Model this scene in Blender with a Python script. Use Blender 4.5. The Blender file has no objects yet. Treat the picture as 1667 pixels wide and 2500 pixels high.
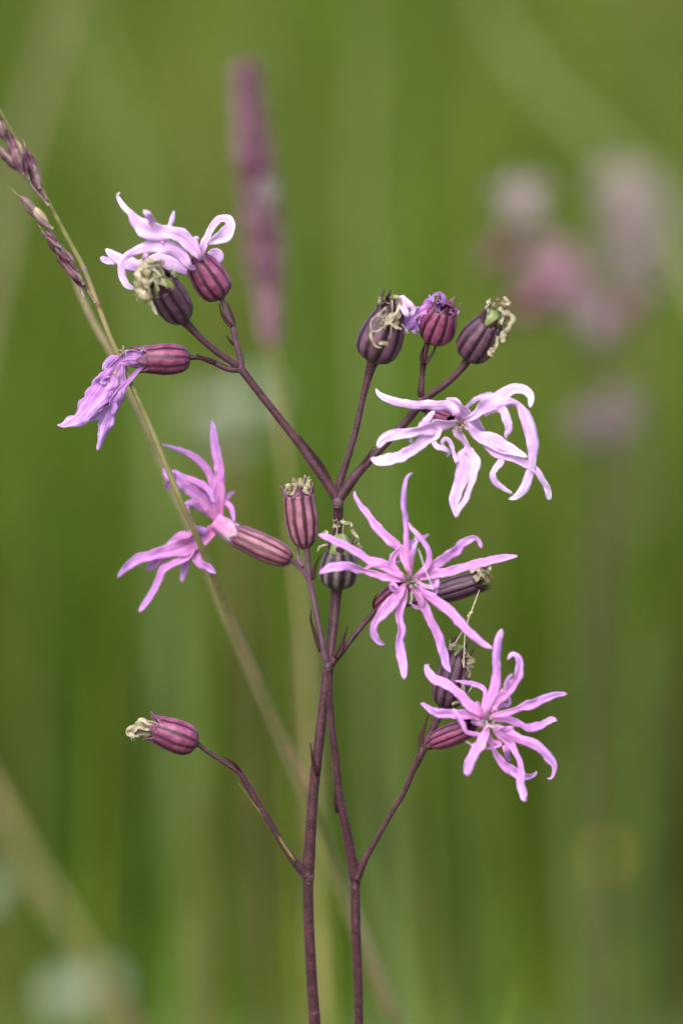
import bpy, math, random
from mathutils import Vector, Matrix, noise

# ------------------------------------------------------------------ camera, world, sun, exposure
scene = bpy.context.scene
COL = scene.collection
R = math.radians
D = 0.60                     # focus distance in metres
PITCH = R(10)
CAM_H = 0.60
cam_data = bpy.data.cameras.new('camera')
cam = bpy.data.objects.new('camera', cam_data)
COL.objects.link(cam)
cam.location = (0, 0, CAM_H)
cam.rotation_euler = (R(90) - PITCH, 0, 0)
cam_data.sensor_fit = 'HORIZONTAL'
cam_data.sensor_width = 24.0
cam_data.lens = 100.0
cam_data.clip_start = 0.01
cam_data.clip_end = 2000
cam_data.dof.use_dof = True
cam_data.dof.focus_distance = D
cam_data.dof.aperture_fstop = 3.6
scene.camera = cam

SUN_EL, SUN_AZ = R(50), R(205)          # azimuth from +Y clockwise: behind the camera, a little to its left
world = bpy.data.worlds.new('World')
scene.world = world
world.use_nodes = True
wn = world.node_tree
sky = wn.nodes.new('ShaderNodeTexSky')
sky.sky_type = 'NISHITA'
sky.sun_disc = False
sky.sun_elevation = SUN_EL
sky.sun_rotation = SUN_AZ
sky.air_density = 1.0
sky.dust_density = 3.0
sky.ozone_density = 0.6
wn.links.new(sky.outputs[0], wn.nodes['Background'].inputs[0])
wn.nodes['Background'].inputs[1].default_value = 0.15
sun_data = bpy.data.lights.new('sun', 'SUN')
sun_data.energy = 1.5
sun_data.angle = R(35)
sun_data.color = (1.0, 0.97, 0.95)
sun = bpy.data.objects.new('sun', sun_data)
COL.objects.link(sun)
sdir = Vector((math.sin(SUN_AZ) * math.cos(SUN_EL), math.cos(SUN_AZ) * math.cos(SUN_EL), math.sin(SUN_EL)))
sun.rotation_euler = sdir.to_track_quat('Z', 'Y').to_euler()
sun.location = sdir * 5

scene.view_settings.view_transform = 'Standard'
scene.view_settings.look = 'None'
scene.view_settings.gamma = 1.0
scene.view_settings.exposure = 1.17
scene.view_settings.use_curve_mapping = False
scene.render.engine = 'CYCLES'
scene.cycles.use_denoising = True
scene.cycles.max_bounces = 8
scene.cycles.transmission_bounces = 6

# ------------------------------------------------------------------ measuring helpers
FWD = Vector((0, math.cos(PITCH), -math.sin(PITCH)))
UPV = Vector((0, math.sin(PITCH), math.cos(PITCH)))
CAM = Vector((0, 0, CAM_H))
MM = 0.001
PX = D * 0.24 / 1667            # metres per photo pixel at the focus distance


def P(px, py, dz=0.0):
    """a point of the place: dz = millimetres beyond the plane of the flowers"""
    d = D + dz * MM
    return CAM + d * (FWD + Vector((1, 0, 0)) * ((px - 833.5) / 1667 * 0.24) + UPV * (-(py - 1250) / 1667 * 0.24))


def sc_at(dz):
    return (D + dz * MM) * 0.24 / 1667


class Z:
    """measurements taken on an enlarged detail"""
    def __init__(self, x0, y0, s):
        self.x0, self.y0, self.s = x0, y0, s

    def __call__(self, x, y):
        return (self.x0 + x * self.s, self.y0 + y * self.s)


ZA = Z(220, 440, .2551)
ZB = Z(120, 780, .3189)
ZC = Z(840, 680, .2934)
ZD = Z(860, 900, .3316)
ZE = Z(260, 1000, .3444)
ZF = Z(740, 1130, .3571)
ZG = Z(980, 1500, .2806)
ZH = Z(280, 1700, .3316)
ZI = Z(550, 850, .3189)
ZJ = Z(700, 1450, .17)
ZK = Z(680, 1950, .2338)
ZL = Z(660, 1130, .1913)
ZM = Z(0, 250, .2126)
ZS = Z(0, 0, 1.0)


def catmull(pts, n):
    """pts: list of tuples; n samples evenly by chord length"""
    k = len(pts)
    if k == 2:
        pts = [pts[0], tuple((a + b) / 2 for a, b in zip(*pts)), pts[1]]
        k = 3
    dim = len(pts[0])
    cum = [0.0]
    for a, b in zip(pts, pts[1:]):
        cum.append(cum[-1] + max(1e-9, math.dist(a[:min(3, dim)], b[:min(3, dim)])))
    out = []
    seg = 0
    for i in range(n):
        s = cum[-1] * i / (n - 1)
        while seg < k - 2 and s > cum[seg + 1]:
            seg += 1
        t = (s - cum[seg]) / (cum[seg + 1] - cum[seg])
        p1, p2 = pts[seg], pts[seg + 1]
        p0 = pts[seg - 1] if seg > 0 else tuple(2 * a - b for a, b in zip(p1, p2))
        p3 = pts[seg + 2] if seg + 2 < k else tuple(2 * b - a for a, b in zip(p1, p2))
        q = []
        for a, b, c, d in zip(p0, p1, p2, p3):
            q.append(0.5 * (2 * b + (c - a) * t + (2 * a - 5 * b + 4 * c - d) * t * t + (3 * b - a - 3 * c + d) * t ** 3))
        out.append(tuple(q))
    return out


# ------------------------------------------------------------------ mesh builder and object helpers
WPOS = {}


class MB:
    def __init__(self):
        self.v, self.f, self.uv, self.a = [], [], [], []

    def vert(self, p, u=0.0, v=0.0, a=0.5):
        self.v.append(tuple(p))
        self.uv.append((u, v))
        self.a.append(a)
        return len(self.v) - 1

    def grid(self, rows, wrap=False):
        for r0, r1 in zip(rows, rows[1:]):
            n = len(r0)
            for j in range(n if wrap else n - 1):
                k = (j + 1) % n
                self.f.append((r0[j], r0[k], r1[k], r1[j]))

    def build(self, name, mat, parent=None, smooth=True, thick=0.0):
        me = bpy.data.meshes.new(name)
        org = WPOS.get(parent.name, Vector()) if parent else Vector()
        me.from_pydata([(p[0] - org[0], p[1] - org[1], p[2] - org[2]) for p in self.v], [], self.f)
        lay = me.uv_layers.new(name='uv')
        idx = [0] * len(me.loops)
        me.loops.foreach_get('vertex_index', idx)
        flat = []
        for i in idx:
            flat.extend(self.uv[i])
        lay.data.foreach_set('uv', flat)
        at = me.attributes.new('tone', 'FLOAT', 'POINT')
        at.data.foreach_set('value', self.a)
        if smooth:
            me.polygons.foreach_set('use_smooth', [True] * len(me.polygons))
        me.materials.append(mat)
        me.update()
        o = bpy.data.objects.new(name, me)
        COL.objects.link(o)
        if parent:
            o.parent = parent
        WPOS[o.name] = org.copy()
        if thick:
            m = o.modifiers.new('thickness', 'SOLIDIFY')
            m.thickness = thick
            m.offset = 0
        return o


def empty(name, loc, parent=None):
    o = bpy.data.objects.new(name, None)
    COL.objects.link(o)
    o.empty_display_size = 0.01
    if parent:
        o.parent = parent
        o.location = Vector(loc) - WPOS[parent.name]
    else:
        o.location = loc
    WPOS[o.name] = Vector(loc)
    return o


def tag(o, label=None, cat=None, group=None, kind=None):
    if label:
        o['label'] = label
    if cat:
        o['category'] = cat
    if group:
        o['group'] = group
    if kind:
        o['kind'] = kind
    return o


def perp(t):
    a = Vector((0, 0, 1)) if abs(t.z) < 0.9 else Vector((1, 0, 0))
    x = t.cross(a).normalized()
    return x, t.cross(x).normalized()


def add_tube(mb, pts, rads, sides=12, rough=0.0, seed=0, tone=0.5, cap=True, ridges=0):
    """pts: Vectors already sampled; rads: same length"""
    rows = []
    n = len(pts)
    x = None
    for i in range(n):
        t = (pts[min(i + 1, n - 1)] - pts[max(i - 1, 0)])
        t = t.normalized() if t.length > 1e-12 else Vector((0, 0, 1))
        if x is None:
            x, y = perp(t)
        else:
            x = (x - t * x.dot(t)).normalized()
            y = t.cross(x).normalized()
        row = []
        for j in range(sides):
            a = 2 * math.pi * j / sides
            r = rads[i]
            if rough:
                r *= 1 + rough * noise.noise(Vector((math.cos(a) * 2 + seed, math.sin(a) * 2, i * 0.35)))
            if ridges:
                r *= 1 + 0.10 * math.cos(ridges * a)
            row.append(mb.vert(pts[i] + (x * math.cos(a) + y * math.sin(a)) * r, j / sides, i / (n - 1), tone))
        rows.append(row)
    mb.grid(rows, True)
    if cap:
        mb.f.append(tuple(rows[0]))
        mb.f.append(tuple(reversed(rows[-1])))


def add_ribbon(mb, pts, wids, nref=None, across=5, cup=0.16, roll=None, ruffle=0.0, seed=0.0, tone=0.5, v0=0.0, v1=1.0, crease=0.0):
    """a strip with a channelled section; pts Vectors, wids full widths in metres, nref facing direction"""
    n = len(pts)
    rows = []
    for i in range(n):
        t = (pts[min(i + 1, n - 1)] - pts[max(i - 1, 0)])
        t = t.normalized() if t.length > 1e-12 else Vector((0, 0, 1))
        nr = nref if nref is not None else (CAM - pts[i]).normalized()
        s = t.cross(nr)
        if s.length < 0.05:
            s = t.cross(UPV)
        s.normalize()
        nn = s.cross(t).normalized()
        if roll:
            a = roll(i / (n - 1))
            s, nn = s * math.cos(a) + nn * math.sin(a), nn * math.cos(a) - s * math.sin(a)
        w = wids[i]
        row = []
        for j in range(across):
            k = j / (across - 1) * 2 - 1
            off = cup * w * ((1 - crease) * (k * k - 0.4) + crease * (abs(k) - 0.5) * 0.9)
            if ruffle:
                off += ruffle * w * (k * noise.noise(Vector((seed * 7.3, i / n * 10.0, k * 0.8 + seed))) + 0.10 * noise.noise(Vector((seed * 3.1, i / n * 22.0, k * 1.6 + seed))))
                edge = 1 + 0.20 * noise.noise(Vector((seed + k * 3.1, i / n * 13.0, 4.2))) + 0.12 * noise.noise(Vector((seed + k * 2.1, i / n * 38.0, 1.2)))
            else:
                edge = 1
            row.append(mb.vert(pts[i] + s * (k * w * 0.5 * edge) + nn * off, j / (across - 1), v0 + (v1 - v0) * i / (n - 1), tone))
        rows.append(row)
    mb.grid(rows)


# ------------------------------------------------------------------ materials
def new_mat(name):
    m = bpy.data.materials.new(name)
    m.use_nodes = True
    nt = m.node_tree
    for n in list(nt.nodes):
        nt.nodes.remove(n)
    out = nt.nodes.new('ShaderNodeOutputMaterial')
    return m, nt, out


def node(nt, kind, **kw):
    n = nt.nodes.new(kind)
    for k, v in kw.items():
        if k == 'op':
            n.operation = v
        elif isinstance(k, str) and k.startswith('i') and k[1:].isdigit():
            n.inputs[int(k[1:])].default_value = v
        else:
            setattr(n, k, v)
    return n


def ramp(nt, fac, stops):
    r = nt.nodes.new('ShaderNodeValToRGB')
    el = r.color_ramp.elements
    while len(el) < len(stops):
        el.new(0.5)
    for e, (p, c) in zip(el, stops):
        e.position = p
        e.color = (*c, 1)
    if fac is not None:
        nt.links.new(fac, r.inputs[0])
    return r


def noise_tex(nt, scale, detail=3, vec=None, coord='Object', stretch=None):
    tc = nt.nodes.new('ShaderNodeTexCoord')
    src = tc.outputs[coord] if vec is None else vec
    if stretch:
        mp = nt.nodes.new('ShaderNodeMapping')
        mp.inputs['Scale'].default_value = stretch
        nt.links.new(src, mp.inputs[0])
        src = mp.outputs[0]
    n = nt.nodes.new('ShaderNodeTexNoise')
    n.inputs['Scale'].default_value = scale
    n.inputs['Detail'].default_value = detail
    nt.links.new(src, n.inputs['Vector'])
    return n


def mixrgb(nt, fac, a, b, mode='MIX'):
    m = nt.nodes.new('ShaderNodeMix')
    m.data_type = 'RGBA'
    m.blend_type = mode
    for sock, val in ((0, fac), (6, a), (7, b)):
        if isinstance(val, (int, float)):
            m.inputs[sock].default_value = val
        elif isinstance(val, tuple):
            m.inputs[sock].default_value = (*val, 1)
        else:
            nt.links.new(val, m.inputs[sock])
    return m.outputs[2]


def leafy(nt, out, col, trans=0.35, rough=0.55, spec=0.3, bump=None, tint=(1, 1, 1)):
    """thin living tissue: a soft surface that lets some light through"""
    b = nt.nodes.new('ShaderNodeBsdfPrincipled')
    b.inputs['Roughness'].default_value = rough
    b.inputs['Specular IOR Level'].default_value = spec
    t = nt.nodes.new('ShaderNodeBsdfTranslucent')
    nt.links.new(col, b.inputs['Base Color'])
    if tint != (1, 1, 1):
        nt.links.new(mixrgb(nt, 1.0, col, tint, 'MULTIPLY'), t.inputs[0])
    else:
        nt.links.new(col, t.inputs[0])
    if bump is not None:
        bp = nt.nodes.new('ShaderNodeBump')
        bp.inputs['Strength'].default_value = bump[1]
        bp.inputs['Distance'].default_value = bump[2]
        nt.links.new(bump[0], bp.inputs['Height'])
        nt.links.new(bp.outputs[0], b.inputs['Normal'])
        nt.links.new(bp.outputs[0], t.inputs['Normal'])
    mx = nt.nodes.new('ShaderNodeMixShader')
    mx.inputs[0].default_value = trans
    nt.links.new(b.outputs[0], mx.inputs[1])
    nt.links.new(t.outputs[0], mx.inputs[2])
    nt.links.new(mx.outputs[0], out.inputs[0])


def uv_xy(nt):
    u = nt.nodes.new('ShaderNodeUVMap')
    s = nt.nodes.new('ShaderNodeSeparateXYZ')
    nt.links.new(u.outputs[0], s.inputs[0])
    return u.outputs[0], s.outputs[0], s.outputs[1]


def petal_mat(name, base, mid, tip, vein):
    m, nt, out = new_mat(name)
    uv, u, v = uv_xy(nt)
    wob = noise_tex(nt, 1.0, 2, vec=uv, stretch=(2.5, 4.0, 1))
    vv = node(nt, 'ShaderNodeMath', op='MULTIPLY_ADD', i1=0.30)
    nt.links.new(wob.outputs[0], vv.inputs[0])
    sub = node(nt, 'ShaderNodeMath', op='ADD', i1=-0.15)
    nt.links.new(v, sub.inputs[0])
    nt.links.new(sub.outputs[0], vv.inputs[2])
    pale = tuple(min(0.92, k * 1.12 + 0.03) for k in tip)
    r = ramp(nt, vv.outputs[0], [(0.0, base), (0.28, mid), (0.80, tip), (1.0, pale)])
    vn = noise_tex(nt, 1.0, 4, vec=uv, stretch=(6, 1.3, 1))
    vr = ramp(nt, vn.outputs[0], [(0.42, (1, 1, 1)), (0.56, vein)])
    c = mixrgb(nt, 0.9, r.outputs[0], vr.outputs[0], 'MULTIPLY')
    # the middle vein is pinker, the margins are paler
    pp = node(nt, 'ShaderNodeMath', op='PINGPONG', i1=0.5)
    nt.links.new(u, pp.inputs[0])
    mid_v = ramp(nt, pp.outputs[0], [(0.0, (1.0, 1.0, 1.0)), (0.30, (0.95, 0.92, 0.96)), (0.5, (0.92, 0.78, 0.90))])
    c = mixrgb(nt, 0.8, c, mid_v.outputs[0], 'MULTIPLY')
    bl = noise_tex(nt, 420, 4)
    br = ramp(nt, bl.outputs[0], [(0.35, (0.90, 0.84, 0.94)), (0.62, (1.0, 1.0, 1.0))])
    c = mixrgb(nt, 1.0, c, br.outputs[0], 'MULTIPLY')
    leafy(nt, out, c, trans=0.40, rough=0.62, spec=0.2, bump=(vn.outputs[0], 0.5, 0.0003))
    return m


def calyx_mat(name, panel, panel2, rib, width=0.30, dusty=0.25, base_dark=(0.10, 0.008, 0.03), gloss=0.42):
    m, nt, out = new_mat(name)
    uv, u, v = uv_xy(nt)
    wob = noise_tex(nt, 1.0, 2, vec=uv, stretch=(5, 3, 1))
    a = node(nt, 'ShaderNodeMath', op='MULTIPLY_ADD', i1=10.0)
    nt.links.new(u, a.inputs[0])
    w2 = node(nt, 'ShaderNodeMath', op='MULTIPLY', i1=0.25)
    nt.links.new(wob.outputs[0], w2.inputs[0])
    nt.links.new(w2.outputs[0], a.inputs[2])
    pp = node(nt, 'ShaderNodeMath', op='PINGPONG', i1=0.5)
    nt.links.new(a.outputs[0], pp.inputs[0])
    rr = ramp(nt, pp.outputs[0], [(width * 0.35, (0, 0, 0)), (width, (1, 1, 1))])
    pn = noise_tex(nt, 1.0, 3, vec=uv, stretch=(16, 5, 1))
    pc = ramp(nt, pn.outputs[0], [(0.3, panel), (0.7, panel2)])
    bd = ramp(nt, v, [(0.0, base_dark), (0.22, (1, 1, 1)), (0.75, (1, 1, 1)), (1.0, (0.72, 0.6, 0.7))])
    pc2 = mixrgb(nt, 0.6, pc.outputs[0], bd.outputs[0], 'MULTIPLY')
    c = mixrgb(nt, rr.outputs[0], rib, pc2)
    sp = noise_tex(nt, 5200, 2)
    sr = ramp(nt, sp.outputs[0], [(0.60, (0, 0, 0)), (0.72, (1, 1, 1))])
    d1 = node(nt, 'ShaderNodeMath', op='MULTIPLY', i1=dusty)
    nt.links.new(sr.outputs[0], d1.inputs[0])
    c = mixrgb(nt, d1.outputs[0], c, (0.55, 0.42, 0.50))
    b = nt.nodes.new('ShaderNodeBsdfPrincipled')
    b.inputs['Roughness'].default_value = gloss
    b.inputs['Specular IOR Level'].default_value = 0.45
    b.inputs['Sheen Weight'].default_value = 0.08
    b.inputs['Sheen Tint'].default_value = (0.9, 0.75, 0.9, 1)
    nt.links.new(c, b.inputs['Base Color'])
    bp = nt.nodes.new('ShaderNodeBump')
    bp.inputs['Strength'].default_value = 0.35
    bp.inputs['Distance'].default_value = 0.0002
    nt.links.new(sp.outputs[0], bp.inputs['Height'])
    nt.links.new(bp.outputs[0], b.inputs['Normal'])
    t = nt.nodes.new('ShaderNodeBsdfTranslucent')
    nt.links.new(c, t.inputs[0])
    mx = nt.nodes.new('ShaderNodeMixShader')
    mx.inputs[0].default_value = 0.12
    nt.links.new(b.outputs[0], mx.inputs[1])
    nt.links.new(t.outputs[0], mx.inputs[2])
    nt.links.new(mx.outputs[0], out.inputs[0])
    return m


def stem_mat(name, c1, c2, fleck, amount=0.5, big=None):
    m, nt, out = new_mat(name)
    n1 = noise_tex(nt, 420, 3)
    col = ramp(nt, n1.outputs[0], [(0.35, c1), (0.68, c2)]).outputs[0]
    if big:
        n3 = noise_tex(nt, 45, 2)
        col = mixrgb(nt, ramp(nt, n3.outputs[0], [(0.45, (0, 0, 0)), (0.62, (1, 1, 1))]).outputs[0], col, big)
    n2 = noise_tex(nt, 4200, 2)
    fr = ramp(nt, n2.outputs[0], [(0.60, (0, 0, 0)), (0.70, (1, 1, 1))])
    k = node(nt, 'ShaderNodeMath', op='MULTIPLY', i1=amount)
    nt.links.new(fr.outputs[0], k.inputs[0])
    c = mixrgb(nt, k.outputs[0], col, fleck)
    b = nt.nodes.new('ShaderNodeBsdfPrincipled')
    b.inputs['Roughness'].default_value = 0.55
    b.inputs['Specular IOR Level'].default_value = 0.35
    b.inputs['Sheen Weight'].default_value = 0.06
    nt.links.new(c, b.inputs['Base Color'])
    bp = nt.nodes.new('ShaderNodeBump')
    bp.inputs['Strength'].default_value = 0.6
    bp.inputs['Distance'].default_value = 0.0002
    nt.links.new(n2.outputs[0], bp.inputs['Height'])
    nt.links.new(bp.outputs[0], b.inputs['Normal'])
    nt.links.new(b.outputs[0], out.inputs[0])
    return m


def plain_leaf(name, c1, c2, scale=600, trans=0.3, rough=0.6, stretch=None, spec=0.3):
    m, nt, out = new_mat(name)
    n1 = noise_tex(nt, scale, 3, stretch=stretch)
    col = ramp(nt, n1.outputs[0], [(0.35, c1), (0.65, c2)]).outputs[0]
    leafy(nt, out, col, trans=trans, rough=rough, spec=spec, bump=(n1.outputs[0], 0.3, 0.0002))
    return m


def grass_mat(name):
    """meadow blades: every blade has its own tone, from deep green through yellow green to straw"""
    m, nt, out = new_mat(name)
    at = nt.nodes.new('ShaderNodeAttribute')
    at.attribute_name = 'tone'
    r = ramp(nt, at.outputs['Fac'], [(0.0, (0.065, 0.125, 0.013)), (0.35, (0.105, 0.18, 0.018)), (0.62, (0.165, 0.225, 0.028)),
                                     (0.82, (0.22, 0.26, 0.07)), (1.0, (0.36, 0.30, 0.15))])
    n1 = noise_tex(nt, 30, 2)
    c = mixrgb(nt, 0.5, r.outputs[0], ramp(nt, n1.outputs[0], [(0.3, (0.7, 0.75, 0.6)), (0.7, (1.0, 1.0, 1.0))]).outputs[0], 'MULTIPLY')
    leafy(nt, out, c, trans=0.40, rough=0.6, spec=0.08, tint=(1.0, 1.0, 0.6))
    return m


M = {}
M['petal'] = petal_mat('petal_pink', (0.84, 0.30, 0.60), (0.85, 0.46, 0.77), (0.77, 0.50, 0.87), (0.90, 0.66, 0.86))
M['petal_pale'] = petal_mat('petal_pale_lilac', (0.82, 0.48, 0.70), (0.89, 0.68, 0.88), (0.88, 0.74, 0.93), (0.92, 0.76, 0.92))
M['petal_deep'] = petal_mat('petal_deep_pink', (0.80, 0.30, 0.58), (0.74, 0.36, 0.66), (0.66, 0.40, 0.74), (0.85, 0.60, 0.80))  # deeper pink and lilac than the petals of the other flowers
M['petal_wilted'] = petal_mat('petal_wilted', (0.46, 0.26, 0.54), (0.74, 0.42, 0.74), (0.78, 0.58, 0.86), (0.62, 0.35, 0.70))
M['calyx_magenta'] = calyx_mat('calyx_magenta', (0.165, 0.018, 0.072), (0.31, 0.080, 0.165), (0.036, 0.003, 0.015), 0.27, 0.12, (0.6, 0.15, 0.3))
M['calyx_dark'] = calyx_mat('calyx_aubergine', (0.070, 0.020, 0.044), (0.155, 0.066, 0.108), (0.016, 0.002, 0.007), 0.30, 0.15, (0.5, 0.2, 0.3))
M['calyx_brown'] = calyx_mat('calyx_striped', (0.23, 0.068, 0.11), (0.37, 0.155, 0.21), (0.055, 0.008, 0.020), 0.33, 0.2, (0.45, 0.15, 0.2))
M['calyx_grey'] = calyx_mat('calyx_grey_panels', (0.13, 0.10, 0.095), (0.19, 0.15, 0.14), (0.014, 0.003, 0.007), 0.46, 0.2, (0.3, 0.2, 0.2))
M['tooth'] = plain_leaf('calyx_tooth', (0.030, 0.008, 0.016), (0.075, 0.028, 0.045), 900, 0.15, 0.5)
M['tooth_pink'] = plain_leaf('calyx_tooth_pink', (0.11, 0.025, 0.06), (0.28, 0.13, 0.20), 900, 0.2, 0.5)
M['pod'] = plain_leaf('seed_pod', (0.13, 0.20, 0.035), (0.26, 0.31, 0.11), 500, 0.25, 0.4, spec=0.5)
M['withered'] = plain_leaf('withered_petal', (0.27, 0.21, 0.11), (0.56, 0.51, 0.37), 620, 0.3, 0.7)
M['stamen'] = plain_leaf('stamen', (0.30, 0.21, 0.22), (0.56, 0.46, 0.50), 1500, 0.25, 0.6)
M['anther'] = plain_leaf('anther', (0.30, 0.20, 0.10), (0.50, 0.40, 0.25), 1500, 0.1, 0.7)
M['claw'] = plain_leaf('petal_claw', (0.66, 0.46, 0.56), (0.82, 0.70, 0.76), 500, 0.35, 0.5)
M['stem_dark'] = stem_mat('stem_maroon', (0.024, 0.003, 0.007), (0.060, 0.011, 0.020), (0.32, 0.24, 0.25), 0.38)
M['stem_pale'] = stem_mat('stem_mauve', (0.045, 0.014, 0.025), (0.085, 0.032, 0.052), (0.35, 0.28, 0.32), 0.22)
M['hair'] = plain_leaf('stem_hair', (0.30, 0.22, 0.22), (0.48, 0.40, 0.38), 900, 0.4, 0.6)
M['node'] = stem_mat('stem_node', (0.035, 0.009, 0.014), (0.10, 0.05, 0.058), (0.4, 0.34, 0.34), 0.45)
M['bract'] = plain_leaf('bract', (0.022, 0.004, 0.006), (0.065, 0.015, 0.014), 300, 0.2, 0.5)
M['bract_green'] = plain_leaf('bract_green_edge', (0.14, 0.10, 0.03), (0.26, 0.25, 0.07), 200, 0.3, 0.5)
M['culm'] = stem_mat('grass_culm', (0.12, 0.125, 0.028), (0.21, 0.19, 0.055), (0.40, 0.34, 0.20), 0.25, big=(0.27, 0.20, 0.09))
M['culm_tan'] = stem_mat('dry_culm', (0.26, 0.19, 0.11), (0.36, 0.28, 0.17), (0.5, 0.42, 0.3), 0.2)
M['culm_brown'] = stem_mat('brown_culm', (0.10, 0.055, 0.03), (0.17, 0.10, 0.05), (0.3, 0.22, 0.14), 0.2)
M['lemma_purple'] = plain_leaf('lemma_purple', (0.06, 0.015, 0.03), (0.21, 0.085, 0.12), 340, 0.2, 0.4)
M['lemma_tan'] = plain_leaf('lemma_straw', (0.30, 0.18, 0.12), (0.52, 0.42, 0.26), 300, 0.25, 0.4)
M['lemma_mauve'] = plain_leaf('lemma_mauve', (0.15, 0.08, 0.09), (0.33, 0.25, 0.22), 300, 0.25, 0.4)
M['spike'] = plain_leaf('spike_purple', (0.24, 0.095, 0.15), (0.44, 0.24, 0.31), 90, 0.2, 0.5)
M['spike_pale'] = plain_leaf('spike_anthers', (0.52, 0.40, 0.42), (0.66, 0.56, 0.54), 200, 0.2, 0.6)
M['far_petal'] = plain_leaf('far_petal', (0.26, 0.19, 0.20), (0.36, 0.28, 0.28), 200, 0.3, 0.5)
M['far_petal_pink'] = plain_leaf('far_petal_pink', (0.26, 0.13, 0.18), (0.33, 0.18, 0.23), 200, 0.3, 0.5)
M['white_petal'] = plain_leaf('white_petal', (0.28, 0.35, 0.24), (0.38, 0.45, 0.33), 200, 0.35, 0.5)
M['yellow_petal'] = plain_leaf('yellow_petal', (0.62, 0.38, 0.03), (0.74, 0.52, 0.06), 200, 0.3, 0.5)
M['thread'] = plain_leaf('dry_thread', (0.40, 0.30, 0.18), (0.62, 0.52, 0.36), 900, 0.2, 0.6)
M['claw_grad'] = petal_mat('petal_claw_streaked', (0.84, 0.78, 0.82), (0.86, 0.76, 0.82), (0.80, 0.42, 0.68), (0.88, 0.66, 0.76))
M['grass'] = grass_mat('meadow_grass')


def tint_mat(name, c):
    return plain_leaf(name, tuple(k * 0.82 for k in c), tuple(min(1, k * 1.18) for k in c), 40, 0.38, 0.6, spec=0.08)


BL = {
    'green': tint_mat('blade_green', (0.085, 0.175, 0.018)),
    'bright': tint_mat('blade_bright_green', (0.13, 0.25, 0.02)),
    'lime': tint_mat('blade_lime', (0.22, 0.29, 0.03)),
    'dark': tint_mat('blade_dark_green', (0.060, 0.125, 0.018)),
    'sage': tint_mat('blade_sage', (0.175, 0.235, 0.075)),
    'pale': tint_mat('blade_pale_green', (0.29, 0.34, 0.13)),
    'olive': tint_mat('blade_olive', (0.175, 0.205, 0.045)),
    'tan': tint_mat('blade_straw', (0.42, 0.35, 0.21)),
    'brown': tint_mat('blade_brown', (0.17, 0.115, 0.05)),
}

# ------------------------------------------------------------------ the ground: one sheet, with an added rise behind so the grass catches more light
m_ground, nt, out = new_mat('meadow_ground')
n1 = noise_tex(nt, 3.0, 5)
n2 = noise_tex(nt, 40.0, 4)
g1 = ramp(nt, n1.outputs[0], [(0.3, (0.045, 0.085, 0.014)), (0.55, (0.085, 0.14, 0.022)), (0.75, (0.14, 0.17, 0.05))])
g2 = ramp(nt, n2.outputs[0], [(0.3, (0.5, 0.5, 0.45)), (0.7, (1, 1, 1))])
b = nt.nodes.new('ShaderNodeBsdfPrincipled')
b.inputs['Roughness'].default_value = 0.9
nt.links.new(mixrgb(nt, 1.0, g1.outputs[0], g2.outputs[0], 'MULTIPLY'), b.inputs['Base Color'])
nt.links.new(b.outputs[0], out.inputs[0])


def ground_z(x, y):
    """level round the flowers, then an added slope tilting the grass into the light, easing off far away"""
    far = max(0.0, y - 1.35)
    z = 0.30 * far * far / (far + 0.5) if far < 9 else 0.30 * 81 / 9.5 + (far - 9) * 0.05
    return z + 0.02 * noise.noise(Vector((x * 0.9, y * 0.9, 0.3))) * min(1, far + 0.15)


mb = MB()
ys = [-300, -60, -12, -4, -1.5, -0.5, 0, 0.4, 0.8, 1.2, 1.6, 2, 2.5, 3, 3.6, 4.4, 5.4, 6.6, 8, 10, 13, 17, 23, 32, 46, 66, 100, 160, 260, 420]
xs = [-400, -140, -50, -20, -10, -6, -4, -3, -2.2, -1.6, -1.1, -0.7, -0.35, 0, 0.35, 0.7, 1.1, 1.6, 2.2, 3, 4, 6, 10, 20, 50, 140, 400]
mb.grid([[mb.vert((x, y, ground_z(x, y)), x, y) for x in xs] for y in ys])
tag(mb.build('ground', m_ground), kind='structure')

# ------------------------------------------------------------------ meadow grass that nobody could count
rng = random.Random(11)
mb = MB()


def meadow_blade(mb, x, y, h, w, lean, az, tone, segs=5, face=None):
    base = Vector((x, y, ground_z(x, y) - 0.01))
    dirx = Vector((math.cos(az), math.sin(az), 0))
    side = Vector((-math.sin(face), math.cos(face), 0)) if face is not None else Vector((-math.sin(az), math.cos(az), 0))
    rows = []
    for i in range(segs + 1):
        t = i / segs
        p = base + Vector((0, 0, h * (t - 0.18 * lean * t * t))) + dirx * (h * lean * t * t * 0.75)
        ww = w * (1 - t ** 2.2) * 0.5 + 0.0003
        rows.append([mb.vert(p - side * ww, 0, t, tone), mb.vert(p + side * ww, 1, t, tone)])
    mb.grid(rows)


n_bl = 0
while n_bl < 46000:
    y = 1.55 + 8.5 * rng.random() ** 1.9
    x = rng.uniform(-1, 1) * (0.42 * y + 0.55)
    cl = noise.noise(Vector((x * 4.0, y * 1.6, 1.7)))
    cl2 = noise.noise(Vector((x * 11.0, y * 4.0, 7.7)))
    if rng.random() > 0.75 + 0.5 * cl2:
        continue
    n_bl += 1
    tone = 0.50 + 0.40 * cl + 0.28 * cl2 + rng.gauss(0, 0.12)
    if rng.random() < 0.07:
        tone = rng.uniform(0.8, 1.0)
    tone = min(1, max(0, tone))
    h = rng.uniform(0.20, 0.46) * (1 + 0.25 * cl)
    meadow_blade(mb, x, y, h, rng.uniform(0.004, 0.009) * (1 + 0.15 * max(0, y - 1.5)), abs(rng.gauss(0.35, 0.25)), rng.uniform(0, 6.283), tone,
                 face=rng.gauss(math.pi / 2, 0.8))
tag(mb.build('meadow_grass', M['grass'], smooth=True), 'dense green meadow grass filling the field behind the flowers', 'grass', kind='stuff')

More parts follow.
